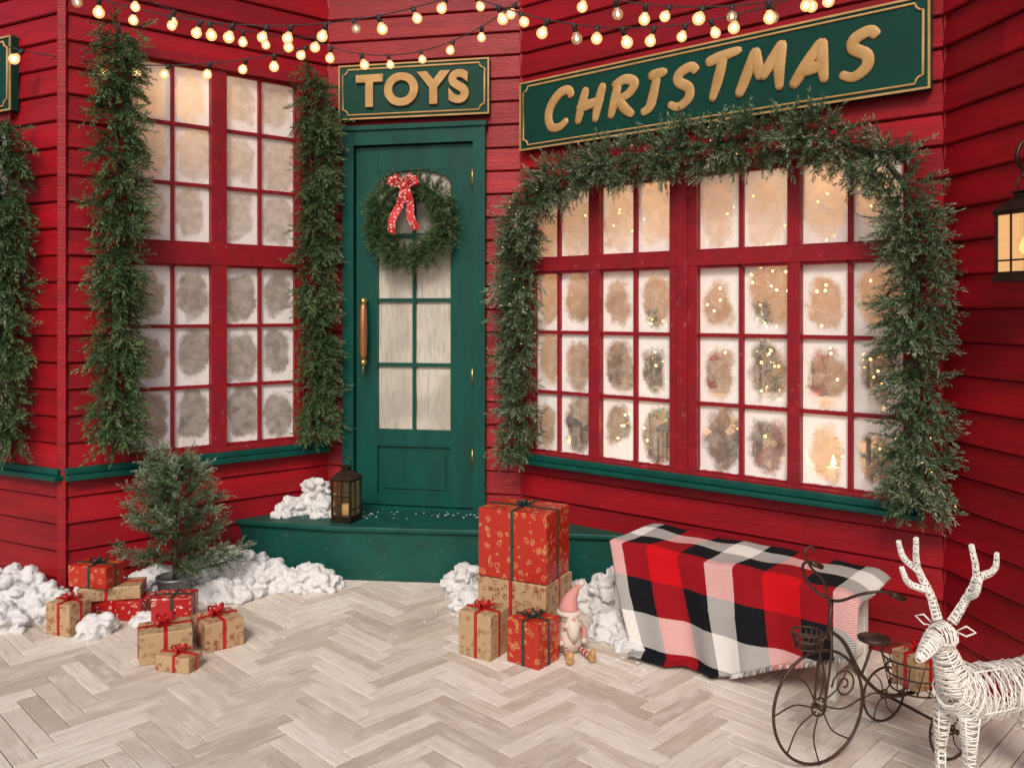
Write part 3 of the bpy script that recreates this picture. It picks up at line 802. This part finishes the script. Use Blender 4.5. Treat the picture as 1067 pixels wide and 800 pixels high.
# ------------------------------------------------------------------ gifts
def gift(x, y, z, rot, w, d, h, paper, rib, rw=.018, bw=True, two=True, bs=.05):
    e = empty('gift_box', T(x, y, z, rot))
    mb = MB(); mb.box(-w / 2, w / 2, -d / 2, d / 2, 0, h)
    for s in (-1, 1):
        xx = s * w / 2; mb.add([(xx + s * .0012, -d / 2 + .004, h - .004), (xx + s * .0012, d / 2 - .004, h - .004), (xx + s * .0025, 0, h * .38)], [(0, 1, 2) if s > 0 else (0, 2, 1)])
        mb.add([(xx + s * .0008, -d / 2 + .004, .004), (xx + s * .0008, d / 2 - .004, .004), (xx + s * .0018, 0, h * .55)], [(0, 1, 2) if s > 0 else (0, 2, 1)])
    mb.obj('wrapped_box', paper, e, bevel=.004)
    mb = MB(); t = .0032
    ox = w * random.uniform(-.06, .06); oy = d * random.uniform(-.06, .06)
    def band(a0, a1, axis):
        if axis == 'x':
            mb.box(a0, a1, -d / 2 - t, -d / 2 - .0002, .001, h + t); mb.box(a0, a1, d / 2 + .0002, d / 2 + t, .001, h + t); mb.box(a0, a1, -d / 2, d / 2, h + .0011, h + t + .001)
        else:
            mb.box(-w / 2 - t, -w / 2 - .0002, a0, a1, .001, h + t); mb.box(w / 2 + .0002, w / 2 + t, a0, a1, .001, h + t); mb.box(-w / 2, w / 2, a0, a1, h + .0013, h + t + .0016)
    band(ox - rw / 2, ox + rw / 2, 'x')
    if two: band(oy - rw / 2, oy + rw / 2, 'y')
    mb.obj('ribbon', rib, e)
    if bw:
        mb = MB(); a0 = random.uniform(0, 60)
        bow(mb, (ox, oy, h + .004), bs, V3(1, 0, 0), V3(0, 1, 0), V3(0, 0, 1), rw, [(a0, 1), (a0 + 180, 1), (a0 + 80, .75), (a0 + 255, .75)], [(a0 + 35, bs * 1.5), (a0 + 140, bs * 1.3)])
        mb.obj('bow', rib, e)
    return e
gift(.06, 3.86, .006, -30, .345, .26, .215, PKRAFT, REDR, .016, False)
gift(.055, 3.855, .225, -27, .335, .25, .30, PRED, GRNR, .014, True, bs=.035)
gift(-.115, 3.50, .006, -32, .155, .14, .18, PKRAFT2, REDR, .013, True, bs=.045)
gift(.085, 3.42, .006, -38, .155, .145, .175, PRED, GRNR, .013, True, bs=.04)
gift(-1.94, 3.735, .006, -20, .135, .12, .135, PKRAFT, REDR, .012, True, bs=.04)
gift(-1.80, 3.94, .006, -8, .28, .16, .085, PRED2, REDR, .014, False)
gift(-1.84, 3.93, .094, 12, .27, .14, .06, PKRAFT2, REDR, .012, False)
gift(-1.90, 3.90, .158, -14, .20, .12, .095, PRED, GRNR, .012, True, bs=.035)
gift(-1.41, 3.47, .006, 24, .20, .16, .12, PKRAFT2, REDR, .014, True, bs=.06)
gift(-1.24, 3.60, .006, 38, .16, .17, .115, PKRAFT, REDR, .013, True, bs=.055)
gift(-1.305, 3.345, .006, -15, .15, .09, .06, PKRAFT, REDR, .011, True, bs=.04)
gift(-1.50, 3.80, .006, 6, .17, .13, .14, PRED2, GRNR, .012, False)

# ------------------------------------------------------------------ lanterns
def lantern(name, M, w, h, body, glassm, lit, hang=False):
    e = empty(name, M); a = w / 2
    mb = MB()
    mb.box(-a, a, -a, a, 0, .018 * h / .3); b0 = .018 * h / .3; bt = h * .66
    mb.box(-a * .92, a * .92, -a * .92, a * .92, b0 + .0005, b0 + .012)
    for sx in (-1, 1):
        for sy in (-1, 1):
            mb.box(sx * a * .86 - .005, sx * a * .86 + .005, sy * a * .86 - .005, sy * a * .86 + .005, b0 + .012, bt)
    mb.box(-a, a, -a, a, bt, bt + .012)
    for s in (-1, 1):
        mb.box(-a * .8, a * .8, s * a * .86 - .003, s * a * .86 + .003, bt * .62, bt * .62 + .006); mb.box(s * a * .86 - .003, s * a * .86 + .003, -a * .8, a * .8, bt * .3, bt * .3 + .006)
        mb.box(-.003, .003, s * a * .86 - .0035, s * a * .86 + .0035, b0 + .012, bt)
        mb.box(s * a * .86 - .0035, s * a * .86 + .0035, -.003, .003, b0 + .012, bt)
    z1 = bt + .012; z2 = bt + h * .17
    q = 1.08 * a; r_ = .35 * a
    vs = [(-q, -q, z1), (q, -q, z1), (q, q, z1), (-q, q, z1), (-r_, -r_, z2), (r_, -r_, z2), (r_, r_, z2), (-r_, r_, z2)]
    mb.add(vs, [(3, 2, 1, 0), (4, 5, 6, 7), (0, 1, 5, 4), (1, 2, 6, 5), (2, 3, 7, 6), (3, 0, 4, 7)])
    mb.box(-r_ * .9, r_ * .9, -r_ * .9, r_ * .9, z2 + .0005, z2 + h * .05); mb.box(-r_ * 1.2, r_ * 1.2, -r_ * 1.2, r_ * 1.2, z2 + h * .05 + .0005, z2 + h * .065)
    zc = z2 + h * .065
    mb.tube([(w * .22 * math.cos(t), 0, zc + w * .16 + w * .22 * math.sin(t)) for t in np.linspace(0, 2 * math.pi, 16, endpoint=False)], .003, 6, 0, True)
    mb.obj('frame', body, e, bevel=.0012)
    mb = MB()
    for s in (-1, 1):
        mb.box(-a * .8, a * .8, s * a * .84 - .001, s * a * .84 + .001, b0 + .0125, bt - .001); mb.box(s * a * .84 - .001, s * a * .84 + .001, -a * .8, a * .8, b0 + .0125, bt - .001)
    mb.obj('glass', glassm, e)
    mb = MB(); mb.lathe([(w * .2, b0 + .0125), (w * .2, b0 + h * .2), (w * .17, b0 + h * .205)], 16, 0)
    if lit: mb.lathe([(.001, b0 + h * .21), (w * .11, b0 + h * .26), (w * .075, b0 + h * .31), (.001, b0 + h * .38)], 8, 1)
    mb.obj('candle', [WAX, FLAME], e)
    return e
lantern('candle_lantern', T(-.885, 4.56, .288, -20), .125, .325, BRONZE, LGLASS, False)
wl = lantern('wall_lantern', T(1.672, 2.79, 1.500, 20), .125, .33, BRONZE, AMBER, True)
mb = MB()
arm = spline([(0, 0, .340), (.0, 0, .36), (-.03, -.015, .40), (-.01, -.01, .45), (.05, .0, .47), (.10, .02, .44), (.122, .03, .38)], 6)
mb.tube(arm, .007, 8, 0); mb.box(.112, .126, -.02, .08, .27, .47)
mb.obj('bracket', BRONZE, wl, Matrix.Rotation(R(-20), 4, 'Z'), bevel=.002)

# ------------------------------------------------------------------ bench + blanket
FLb = V3(.44, 3.70, 0); FRb = V3(1.15, 3.04, 0); bd = (FRb - FLb).normalized(); gd = V3(-bd.y, bd.x, 0); BLn = (FRb - FLb).length
Mb = Matrix(((bd.x, gd.x, 0, FLb.x), (bd.y, gd.y, 0, FLb.y), (0, 0, 1, .006), (0, 0, 0, 1)))
mb = MB(); D = .33; zs = .39
for i in range(3): mb.box(-.02, BLn + .02, .012 + i * .107, .112 + i * .107, zs - .022, zs)
for x in (.0, BLn - .035):
    for y in (.01, D - .045):
        mb.box(x, x + .035, y, y + .035, 0, zs - .0225)
    mb.box(x + .004, x + .031, .0455, D - .0455, .10, .13); mb.box(x + .004, x + .031, .0455, D - .0455, zs - .075, zs - .0225)
mb.box(.0355, BLn - .0355, .014, .036, zs - .075, zs - .0225); mb.box(.0355, BLn - .0355, D - .04, D - .018, zs - .075, zs - .0225)
mb.obj('wooden_bench', WHITE, M=Mb, bevel=.003)
mb = MB(); NS, NT = 130, 100; Lb = BLn + .10
def dropf(s): return .43 - .07 * s - .20 * max(0, s - .40) / .60 + .010 * math.sin(s * 9)
vs = []; uvs = []
for i in range(NS + 1):
    s = i / NS; tl = .37 + dropf(s)
    for j in range(NT + 1):
        a = tl * j / NT; x0 = -.03 + s * Lb
        fold = .020 * math.sin(s * 13 + .9) + .010 * math.sin(s * 31 + a * 3)
        if a < .36:
            y = .355 - a; z = zs + .016 + .004 * math.sin(s * 14 + a * 16) + .003 * math.sin(s * 33 - a * 13); sk = .05 * a
            ed = max(0, (a - .32) / .04); z -= .006 * ed * ed
            if s > .93: z -= ((s - .93) / .07) ** 2 * .035
        else:
            dr = a - .36; z = zs + .010 - dr; y = -.010 - .14 * dr - (fold + .03) * min(1, dr * 6) * (.5 + 1.6 * dr); sk = .018 + .50 * dr * (1 - .85 * s)
            if s > .93: z -= ((s - .93) / .07) ** 2 * .035
            if z < .016:
                y -= (.016 - z) * .9; z = .012 + .008 * abs(math.sin(s * 31 + dr * 8))
        vs.append((x0 + sk, y, z)); uvs.append((s * Lb + .33, a + .19))
fs = []; fu = []
for i in range(NS):
    for j in range(NT):
        q = (i * (NT + 1) + j, (i + 1) * (NT + 1) + j, (i + 1) * (NT + 1) + j + 1, i * (NT + 1) + j + 1); fs.append(q); fu.append([uvs[k] for k in q])
mb.add(vs, fs, 0, True, uv=fu)
o = mb.obj('plaid_blanket', PLAID, M=Mb); so = o.modifiers.new('s', 'SOLIDIFY'); so.thickness = .006; so.offset = 0
fb = MB()
for i in range(0, NS * 3):
    s = i / (NS * 3); k = int(s * NS); p = Vector(vs[k * (NT + 1) + NT]).lerp(Vector(vs[min(NS, k + 1) * (NT + 1) + NT]), s * NS - k)
    q = p + V3(random.uniform(-.004, .004), -.006 if p.z > .03 else -.014, -.016 if p.z > .03 else 0); q.z = max(q.z, .003)
    u = uvs[k * (NT + 1) + NT]
    fb.add([p + V3(-.0012, 0, 0), p + V3(.0012, 0, 0), q + V3(.0008, 0, 0), q + V3(-.0008, 0, 0)], [(0, 1, 2, 3)], uv=[[u] * 4])
fb.obj('fringe', PLAID, o)

# ------------------------------------------------------------------ gnome doll
gn = empty('gnome_doll', T(.235, 3.52, .006, 15) @ Matrix.Scale(.90, 4))
mb = MB()
mb.lathe([(.02, .0), (.055, .01), (.062, .05), (.05, .10), (.036, .135), (.02, .15)], 20, 0)
mb.ball((0, -.005, .155), (.042, .040, .042), 3)
mb.tube([(0, -.032, .165), (0, -.055, .13), (.0, -.062, .09), (.004, -.06, .05)], [.026, .034, .026, .006], 12, 1)
for s in (-1, 1): mb.tube([(s * .01, -.05, .152), (s * .03, -.055, .135), (s * .042, -.045, .115)], [.010, .012, .004], 8, 1)
mb.ball((0, -.062, .158), .0125, 4)
mb.tube([(0, 0, .168), (.0, .004, .20), (.012, .006, .24), (.035, .004, .275), (.055, 0, .298)], [.050, .043, .030, .016, .006], 16, 2)
mb.tube([(.047 * math.cos(t), .047 * math.sin(t), .176) for t in np.linspace(0, 2 * math.pi, 20, endpoint=False)], .012, 8, 1, True)
mb.ball((.060, 0, .302), .016, 1)
for s in (-1, 1):
    mb.tube([(s * .045, 0, .125), (s * .068, -.02, .09), (s * .055, -.05, .062)], [.015, .014, .012], 10, 2); mb.ball((s * .054, -.054, .058), .014, 1)
    pts = [V3(s * .03, -.03, .028), V3(s * .036, -.07, .03), V3(s * .045, -.115, .026), V3(s * .05, -.15, .022)]
    for q in range(9):
        a = q / 9; b = (q + 1) / 9
        pa = pts[0].lerp(pts[3], a); pb = pts[0].lerp(pts[3], b); mb.tube([pa, pb], .0125, 10, 1 if q % 2 else 5)
    mb.ball((s * .052, -.160, .028), (.018, .022, .028), 6); mb.ball((s * .052, -.176, .046), (.014, .012, .020), 6)
mb.obj('doll', [CREAM, CREAM, PINK, CREAM, PINK, REDR, GOLD], gn)

# ------------------------------------------------------------------ tricycle planter
rear = V3(.927, .375, 0)
Mt = Matrix(((-rear.x, rear.y, 0, .946), (-rear.y, -rear.x, 0, 2.63), (0, 0, 1, .006), (0, 0, 0, 1)))
tri = empty('tricycle_planter', Mt)
mb = MB()
def wheel(c, r_, sp, t=.0048):
    mb.tube([(c[0] + r_ * math.cos(a), c[1], c[2] + r_ * math.sin(a)) for a in np.linspace(0, 2 * math.pi, 40, endpoint=False)], t, 8, 0, True)
    mb.tube([(c[0] + r_ * .16 * math.cos(a), c[1], c[2] + r_ * .16 * math.sin(a)) for a in np.linspace(0, 2 * math.pi, 14, endpoint=False)], t * .7, 6, 0, True)
    for k in range(sp):
        a = 2 * math.pi * k / sp
        mid = V3(c[0] + r_ * .55 * math.cos(a + .22), c[1], c[2] + r_ * .55 * math.sin(a + .22))
        mb.tube(spline([(c[0] + r_ * .1 * math.cos(a), c[1], c[2] + r_ * .1 * math.sin(a)), mid, (c[0] + r_ * math.cos(a), c[1], c[2] + r_ * math.sin(a))], 5), t * .55, 5, 0)
    mb.tube([(c[0], c[1] - .022, c[2]), (c[0], c[1] + .022, c[2])], t * 1.8, 8, 0)
wheel((0, 0, .178), .173, 8)
wheel((-.40, .135, .095), .09, 6, .004); wheel((-.40, -.135, .095), .09, 6, .004)
mb.tube([(-.40, -.155, .095), (-.40, .155, .095)], .005, 6, 0)
for s in (-1, 1):
    mb.tube(spline([(0, s * .022, .178), (-.02, s * .024, .30), (-.035, s * .016, .38), (-.04, 0, .41)], 5), .0045, 6, 0)
    mb.tube(spline([(-.05, 0, .50), (-.03, s * .06, .52), (-.05, s * .13, .56), (-.10, s * .165, .57), (-.16, s * .17, .545)], 6), .0048, 6, 0)
    mb.tube([(-.12, s * .169, .562), (-.165, s * .171, .543)], .009, 8, 0)
mb.tube([(-.035, 0, .38), (-.05, 0, .50)], .0065, 8, 0)
mb.tube(spline([(-.045, 0, .47), (-.02, 0, .56), (.03, 0, .61), (.055, 0, .66), (.03, 0, .675), (.02, 0, .655)], 6), .004, 6, 0)
mb.tube(spline([(-.04, 0, .41), (-.10, 0, .36), (-.17, 0, .25), (-.27, 0, .17), (-.40, 0, .16), (-.52, 0, .19)], 6), .0065, 6, 0)
mb.tube(spline([(-.17, 0, .25), (-.20, 0, .31), (-.22, 0, .35)], 4), .005, 6, 0)
mb.lathe([(.012, .345), (.048, .352), (.050, .36), (.03, .366), (.004, .368)], 14, 0, Matrix.Translation((-.22, 0, 0)))
mb.tube([(-.10 + .05 * (1 - k / 26) * math.cos(k * .5), 0, .23 + .05 * (1 - k / 26) * math.sin(k * .5)) for k in range(24)], .003, 5, 0)
for cxb, rr, zz, hh in ((-.40, .105, .175, .10), (.045, .045, .37, .045)):
    for k in range(3):
        zk = zz + hh * k / 2; rk = rr * (.78 + .11 * k)
        mb.tube([(cxb + rk * math.cos(a), rk * math.sin(a), zk) for a in np.linspace(0, 2 * math.pi, 24, endpoint=False)], .0030, 6, 0, True)
    for k in range(16):
        a = 2 * math.pi * k / 16
        mb.tube([(cxb + rr * .78 * math.cos(a), rr * .78 * math.sin(a), zz), (cxb + rr * math.cos(a + .2), rr * math.sin(a + .2), zz + hh)], .0020, 5, 0)
    for k in range(4):
        a = math.pi * k / 4; mb.tube([(cxb + rr * .78 * math.cos(a), rr * .78 * math.sin(a), zz), (cxb - rr * .78 * math.cos(a), -rr * .78 * math.sin(a), zz)], .0020, 5, 0)
mb.tube([(-.04, 0, .40), (.0, 0, .37)], .004, 6, 0)
mb.obj('frame', IRON, tri)
wp = Mt @ V3(-.40, 0, 0)
gift(wp.x, wp.y, .188, 25, .11, .10, .11, PKRAFT, REDR, .012, True, bs=.035)

# ------------------------------------------------------------------ reindeer (white wire)
deer = empty('wire_reindeer', T(1.255, 2.37, .006, 200) @ Matrix.Scale(.97, 4))
mb = MB()
def wrap(A, B, ra, rb, turns, strands, wire=.0020, jit=.10, bulge=0):
    A = Vector(A); B = Vector(B); t = (B - A).normalized(); u = t.orthogonal().normalized(); w = t.cross(u)
    for s in range(strands):
        ph = random.uniform(0, 6.28); tn = turns * random.uniform(.8, 1.2) * random.choice((1, -1)); n_ = max(8, int(abs(tn) * 9)); pts = []
        off = random.uniform(-.04, .04)
        for i in range(n_ + 1):
            q = i / n_; r_ = (ra + (rb - ra) * q) * (1 + bulge * math.sin(math.pi * q)) * (1 + random.uniform(-jit, jit)); a = ph + tn * 2 * math.pi * q
            pts.append(A.lerp(B, q) + u * r_ * math.cos(a) + w * r_ * math.sin(a) + t * off * (B - A).length)
        mb.tube(pts, wire, 5, 0)
    for s in range(4):
        a = s * math.pi / 2 + .4
        mb.tube([A + (u * math.cos(a) + w * math.sin(a)) * ra, A.lerp(B, .5) + (u * math.cos(a) + w * math.sin(a)) * (ra + rb) / 2 * (1 + bulge), B + (u * math.cos(a) + w * math.sin(a)) * rb], wire * 1.2, 5, 0)
wrap((-.36, 0, .345), (-.20, 0, .34), .055, .066, 5, 4, bulge=.1)
wrap((-.20, 0, .34), (.0, 0, .345), .066, .076, 6, 4, bulge=.05)
wrap((.0, 0, .345), (.06, 0, .37), .076, .048, 4, 3)
wrap((.030, 0, .375), (.085, .0, .50), .050, .028, 7, 4)
wrap((.065, .005, .525), (.12, .012, .525), .034, .030, 4, 4, bulge=.15)
wrap((.12, .012, .525), (.195, .035, .490), .028, .014, 6, 4)
wrap((.193, .034, .491), (.207, .038, .484), .014, .008, 3, 3)
wrap((-.36, 0, .36), (-.41, 0, .40), .03, .01, 4, 3)
for s in (-1, 1):
    wrap((.03, s * .045, .31), (.035, s * .05, .17), .028, .014, 7, 3); wrap((.035, s * .05, .17), (.03, s * .05, .02), .014, .011, 7, 3); wrap((.03, s * .05, .03), (.036, s * .05, .0), .016, .019, 2, 3)
    wrap((-.32, s * .045, .33), (-.30, s * .052, .20), .042, .022, 7, 3); wrap((-.30, s * .052, .20), (-.355, s * .052, .13), .020, .014, 4, 3); wrap((-.355, s * .052, .13), (-.34, s * .052, .01), .013, .011, 6, 3); wrap((-.34, s * .052, .03), (-.334, s * .052, .0), .016, .019, 2, 3)
    h0 = V3(.078, .006, .545); lat = V3(-.30, .95, 0) * s
    mb.tube([h0 + lat * .03, h0 + lat * .06 + V3(0, 0, .022), h0 + lat * .085 + V3(0, 0, .012), h0 + lat * .06 + V3(0, 0, -.006)], .003, 5, 0, True)
    lat2 = V3(-.62, .78, 0) * s
    def ant(pts, ra, rb):
        P = spline([h0 + lat2 * a + V3(f * .93, f * .35, z * .93) for a, f, z in pts], 5)
        for i in range(0, len(P) - 1, 2):
            q = i / (len(P) - 1); j = min(i + 2, len(P) - 1)
            wrap(P[i], P[j], ra + (rb - ra) * q, ra + (rb - ra) * min(1, q + .2), 2.2, 3, .0018)
        mb.tube(P, .003, 5, 0)
    ant([(.018, 0, .02), (.045, -.02, .09), (.075, -.01, .17), (.07, .01, .265)], .013, .006)
    ant([(.05, -.02, .10), (.085, .02, .125), (.10, .03, .175)], .010, .005)
    ant([(.07, -.01, .16), (.115, -.02, .19), (.125, -.01, .245)], .010, .005)
mb.obj('wire_body', WIREW, deer)

# ------------------------------------------------------------------ festoon lights
def festoon(A, B, sag, sp=.135, start=.06):
    A = Vector(A); B = Vector(B); n_ = 40
    P = [A.lerp(B, i / n_) - V3(0, 0, sag * 4 * (i / n_) * (1 - i / n_)) for i in range(n_ + 1)]
    e = empty('string_lights'); mb = MB(); mb.tube(P, .0028, 6, 0)
    L = (B - A).length; k = start; bl = MB()
    while k < L:
        q = k / L; p = A.lerp(B, q) - V3(0, 0, sag * 4 * q * (1 - q)); tx_, ty_ = random.uniform(-.5, .5), random.uniform(-.5, .5)
        M = Matrix.Translation(p) @ Matrix.Rotation(tx_, 4, 'X') @ Matrix.Rotation(ty_, 4, 'Y') @ Matrix.Scale(random.uniform(1.1, 1.38), 4)
        mb.lathe([(.008, -.024), (.009, -.005), (.006, .004)], 8, 0, M)
        r_ = .0185
        prof = [(.007, -.024), (.010, -.029)] + [(r_ * math.cos(a), -.046 + r_ * math.sin(a)) for a in np.linspace(.9, -1.5, 8)]
        cl = random.random() < .15
        bl.lathe(prof, 12, 1 if cl else 0, M)
        bl.ball((0, 0, -.045), (.0045, .0045, .008) if cl else (.0090, .0090, .011), 2, 8, 6, M)
        k += sp * random.uniform(.8, 1.2)
    mb.obj('cable', BLACKW, e); bl.obj('bulbs', [BULB, BULBC, FILA], e)
festoon((-2.02, 3.8, 2.86), (-.22, 3.9, 2.86), .17)
festoon((-2.36, 4.0, 2.64), (-1.0, 4.45, 2.80), .10, .17)
festoon((-1.72, 3.75, 2.82), (-.95, 4.3, 2.78), .06, .14)
festoon((-1.0, 4.45, 2.80), (.10, 4.3, 3.02), .17, .15)
festoon((-.22, 3.9, 2.86), (1.22, 3.2, 2.64), .17, .12)
festoon((.25, 3.55, 2.74), (1.35, 3.05, 2.62), .10, .12)

# ------------------------------------------------------------------ things behind the display window
def inlight(Fm, u, y, z): return Fm @ V3(u, y, z)
def minitree(Fm, u, y, z, h, r_):
    p = inlight(Fm, u, y, z); e = empty('tabletop_christmas_tree', Matrix.Translation(p)); pl = []; lp = []
    for i in range(int(120 * h / .4)):
        t = random.random() ** .8; a = random.uniform(0, 6.28); rr = r_ * (1 - t) * .55
        pl.append((np.array((rr * math.cos(a), rr * math.sin(a), .05 + t * h * .9)), np.array((math.cos(a), math.sin(a), .1 + t)) + RG.normal(size=3) * .2, .7 * (1 - .4 * t), RG.uniform(.2, .6)))
        if i % 5 == 0: lp.append((rr * 2.3 * math.cos(a), rr * 2.3 * math.sin(a), .05 + t * h * .9 + .02))
    foliage('needles', pl, NM, e)
    mb = MB(); mb.tube([(0, 0, 0), (0, 0, h)], [.014, .004], 8, 0); mb.lathe([(.05, 0), (.055, .004), (.03, .03)], 14, 0); mb.obj('trunk', BARK, e)
    mb = MB()
    for q in lp: mb.ball(q, .0068, 0, 6, 5)
    mb.obj('fairy_lights', FAIRY, e)
minitree(FC, .62, .34, .60, .80, .15); minitree(FC, 1.20, .42, .6, .85, .14); minitree(FC, 1.74, .36, .6, .70, .14)
for (u, z, w, h) in ((.20, .6, .11, .26), (.36, .6, .10, .24), (.84, .6, .12, .3), (1.22, .6, .12, .28)):
    p = inlight(FC, u, .17, z); lantern('candle_lantern', T(p.x, p.y, p.z, -35), w, h, BRONZE, LGLASS, True)
p = inlight(FB, .60, .15, .6); lantern('candle_lantern', T(p.x, p.y, p.z, 30), .12, .3, BRONZE, LGLASS, True)
for (u, z) in ((1.66, .6), (1.54, .6)):
    p = inlight(FC, u, .13, z); mb = MB(); mb.lathe([(.035, 0), (.035, .11), (.03, .115)], 16, 0); mb.lathe([(.001, .118), (.013, .13), (.010, .145), (.001, .17)], 8, 1); mb.obj('pillar_candle', [WAX, FLAME], M=Matrix.Translation(p))
def teddy(Fm, u, y, z, s, colr):
    p = inlight(Fm, u, y, z); m_ = paint('plush_' + str(len(bpy.data.materials)), colr, rough=.95)
    mb = MB()
    mb.ball((0, 0, .10), (.07, .06, .09)); mb.ball((0, -.01, .23), (.06, .055, .055)); mb.ball((0, -.06, .215), (.025, .02, .02))
    for q in (-1, 1):
        mb.ball((q * .045, 0, .28), (.022, .012, .022)); mb.tube([(q * .05, -.01, .15), (q * .10, -.04, .11), (q * .10, -.07, .08)], [.028, .025, .022], 10); mb.tube([(q * .04, -.02, .04), (q * .06, -.08, .03), (q * .07, -.12, .035)], [.032, .03, .03], 10)
    mb.obj('teddy_bear', m_, M=Matrix.Translation(p) @ Matrix.Rotation(R(-35), 4, 'Z') @ Matrix.Scale(s, 4))
teddy(FC, 1.40, .24, .6, 1.0, (.35, .10, .07)); teddy(FC, 1.88, .25, .6, .9, (.30, .17, .08)); teddy(FC, 1.03, .3, .6, 1.1, (.33, .2, .1)); teddy(FB, .95, .2, .6, 1.0, (.28, .15, .07)); teddy(FB, .42, .22, .6, .8, (.35, .05, .04))
sh = MB(); sh.box(.02, 2.04, .36, .60, .985, 1.003); sh.obj('display_shelf', WHITE, M=FC, bevel=.002)
teddy(FC, .35, .42, 1.004, .75, (.32, .2, .1)); teddy(FC, 1.85, .42, 1.004, .75, (.4, .12, .1))
def carousel(u, y, z, s, ca, cb):
    ms = [paint('toy_a' + str(len(bpy.data.materials)), ca), paint('toy_b' + str(len(bpy.data.materials)), cb)]
    mb = MB(); mb.lathe([(.10, 0), (.10, .02), (.085, .03)], 20, 0); mb.lathe([(.012, .03), (.012, .16)], 10, 1); mb.lathe([(.105, .16), (.11, .17), (.02, .24), (.001, .25)], 20, 0); mb.ball((0, 0, .26), .012, 1)
    for k in range(8):
        a = k * math.pi / 4; mb.tube([(.085 * math.cos(a), .085 * math.sin(a), .03), (.085 * math.cos(a), .085 * math.sin(a), .165)], .004, 6, 1)
        if k % 2: mb.ball((.085 * math.cos(a), .085 * math.sin(a), .09), (.02, .02, .014), 1); mb.ball((.085 * math.cos(a + .25), .085 * math.sin(a + .25), .11), (.01, .01, .014), 1)
    mb.obj('toy_carousel', ms, M=Matrix.Translation(FC @ V3(u, y, z)) @ Matrix.Scale(s, 4))
carousel(1.42, .42, 1.004, 1.1, (.62, .16, .18), (.7, .55, .35)); carousel(.86, .44, 1.004, .9, (.5, .05, .06), (.7, .6, .5))
mb = MB()
for k in range(30):
    u = random.uniform(.05, 1.95); z = 1.98 - .4 * random.random() ** 2; mb.ball(FC @ V3(u, random.uniform(.35, .55), z), .006, 0, 6, 5)
for k in range(70):
    u = random.gauss(1.15, .42); z = random.gauss(1.42, .20); mb.ball(FC @ V3(max(.05, min(1.95, u)), random.uniform(.25, .58), z), .0068, 0, 6, 5)
mb.obj('fairy_light_curtain', FAIRY)
# added point lights inside the windows, standing in for candle and fairy-light glow
def fill_light(Fm, u, y, z, wts):
    l = bpy.data.lights.new('interior_fill', 'POINT'); l.energy = wts; l.color = (1, .68, .40); l.shadow_soft_size = .06
    o = bpy.data.objects.new('interior_fill', l); COL.objects.link(o); o.location = Fm @ V3(u, y, z)
fill_light(FC, .5, .28, 2.1, 6); fill_light(FC, 1.5, .28, 2.1, 6); fill_light(FC, .75, .30, .82, 4.0); fill_light(FC, 1.6, .30, .82, 4.5); fill_light(FB, .7, .25, 2.6, 4.0)

# ------------------------------------------------------------------ camera, world, sun
cam = bpy.data.cameras.new('camera'); co = bpy.data.objects.new('camera', cam); COL.objects.link(co)
co.location = (0, 0, CAMH); co.rotation_euler = (R(90), 0, 0); cam.lens = 30.0; cam.sensor_width = 36; cam.shift_y = -75 / 1067; cam.clip_end = 500; cam.clip_start = .05
scene.camera = co
w = bpy.data.worlds.new('World'); scene.world = w; w.use_nodes = True
nt = w.node_tree; nt.nodes.clear()
sky = nt.nodes.new('ShaderNodeTexSky'); sky.sky_type = 'NISHITA'; sky.sun_disc = False
sd = V3(-.12, -1, .90).normalized()
sky.sun_elevation = math.asin(sd.z); sky.sun_rotation = math.atan2(sd.x, sd.y)
sky.air_density = 1.0; sky.dust_density = 4.0; sky.ozone_density = 1.0
bg = nt.nodes.new('ShaderNodeBackground'); bg.inputs[1].default_value = .11
ow = nt.nodes.new('ShaderNodeOutputWorld'); nt.links.new(sky.outputs[0], bg.inputs[0]); nt.links.new(bg.outputs[0], ow.inputs[0])
sl = bpy.data.lights.new('sun', 'SUN'); sl.energy = 2.1; sl.angle = R(18); sl.color = (1, .915, .81)
so = bpy.data.objects.new('sun', sl); COL.objects.link(so); so.rotation_euler = (-sd).to_track_quat('-Z', 'Y').to_euler(); so.location = (-2, -4, 6)
scene.view_settings.view_transform = 'Standard'; scene.view_settings.look = 'None'; scene.view_settings.exposure = 0
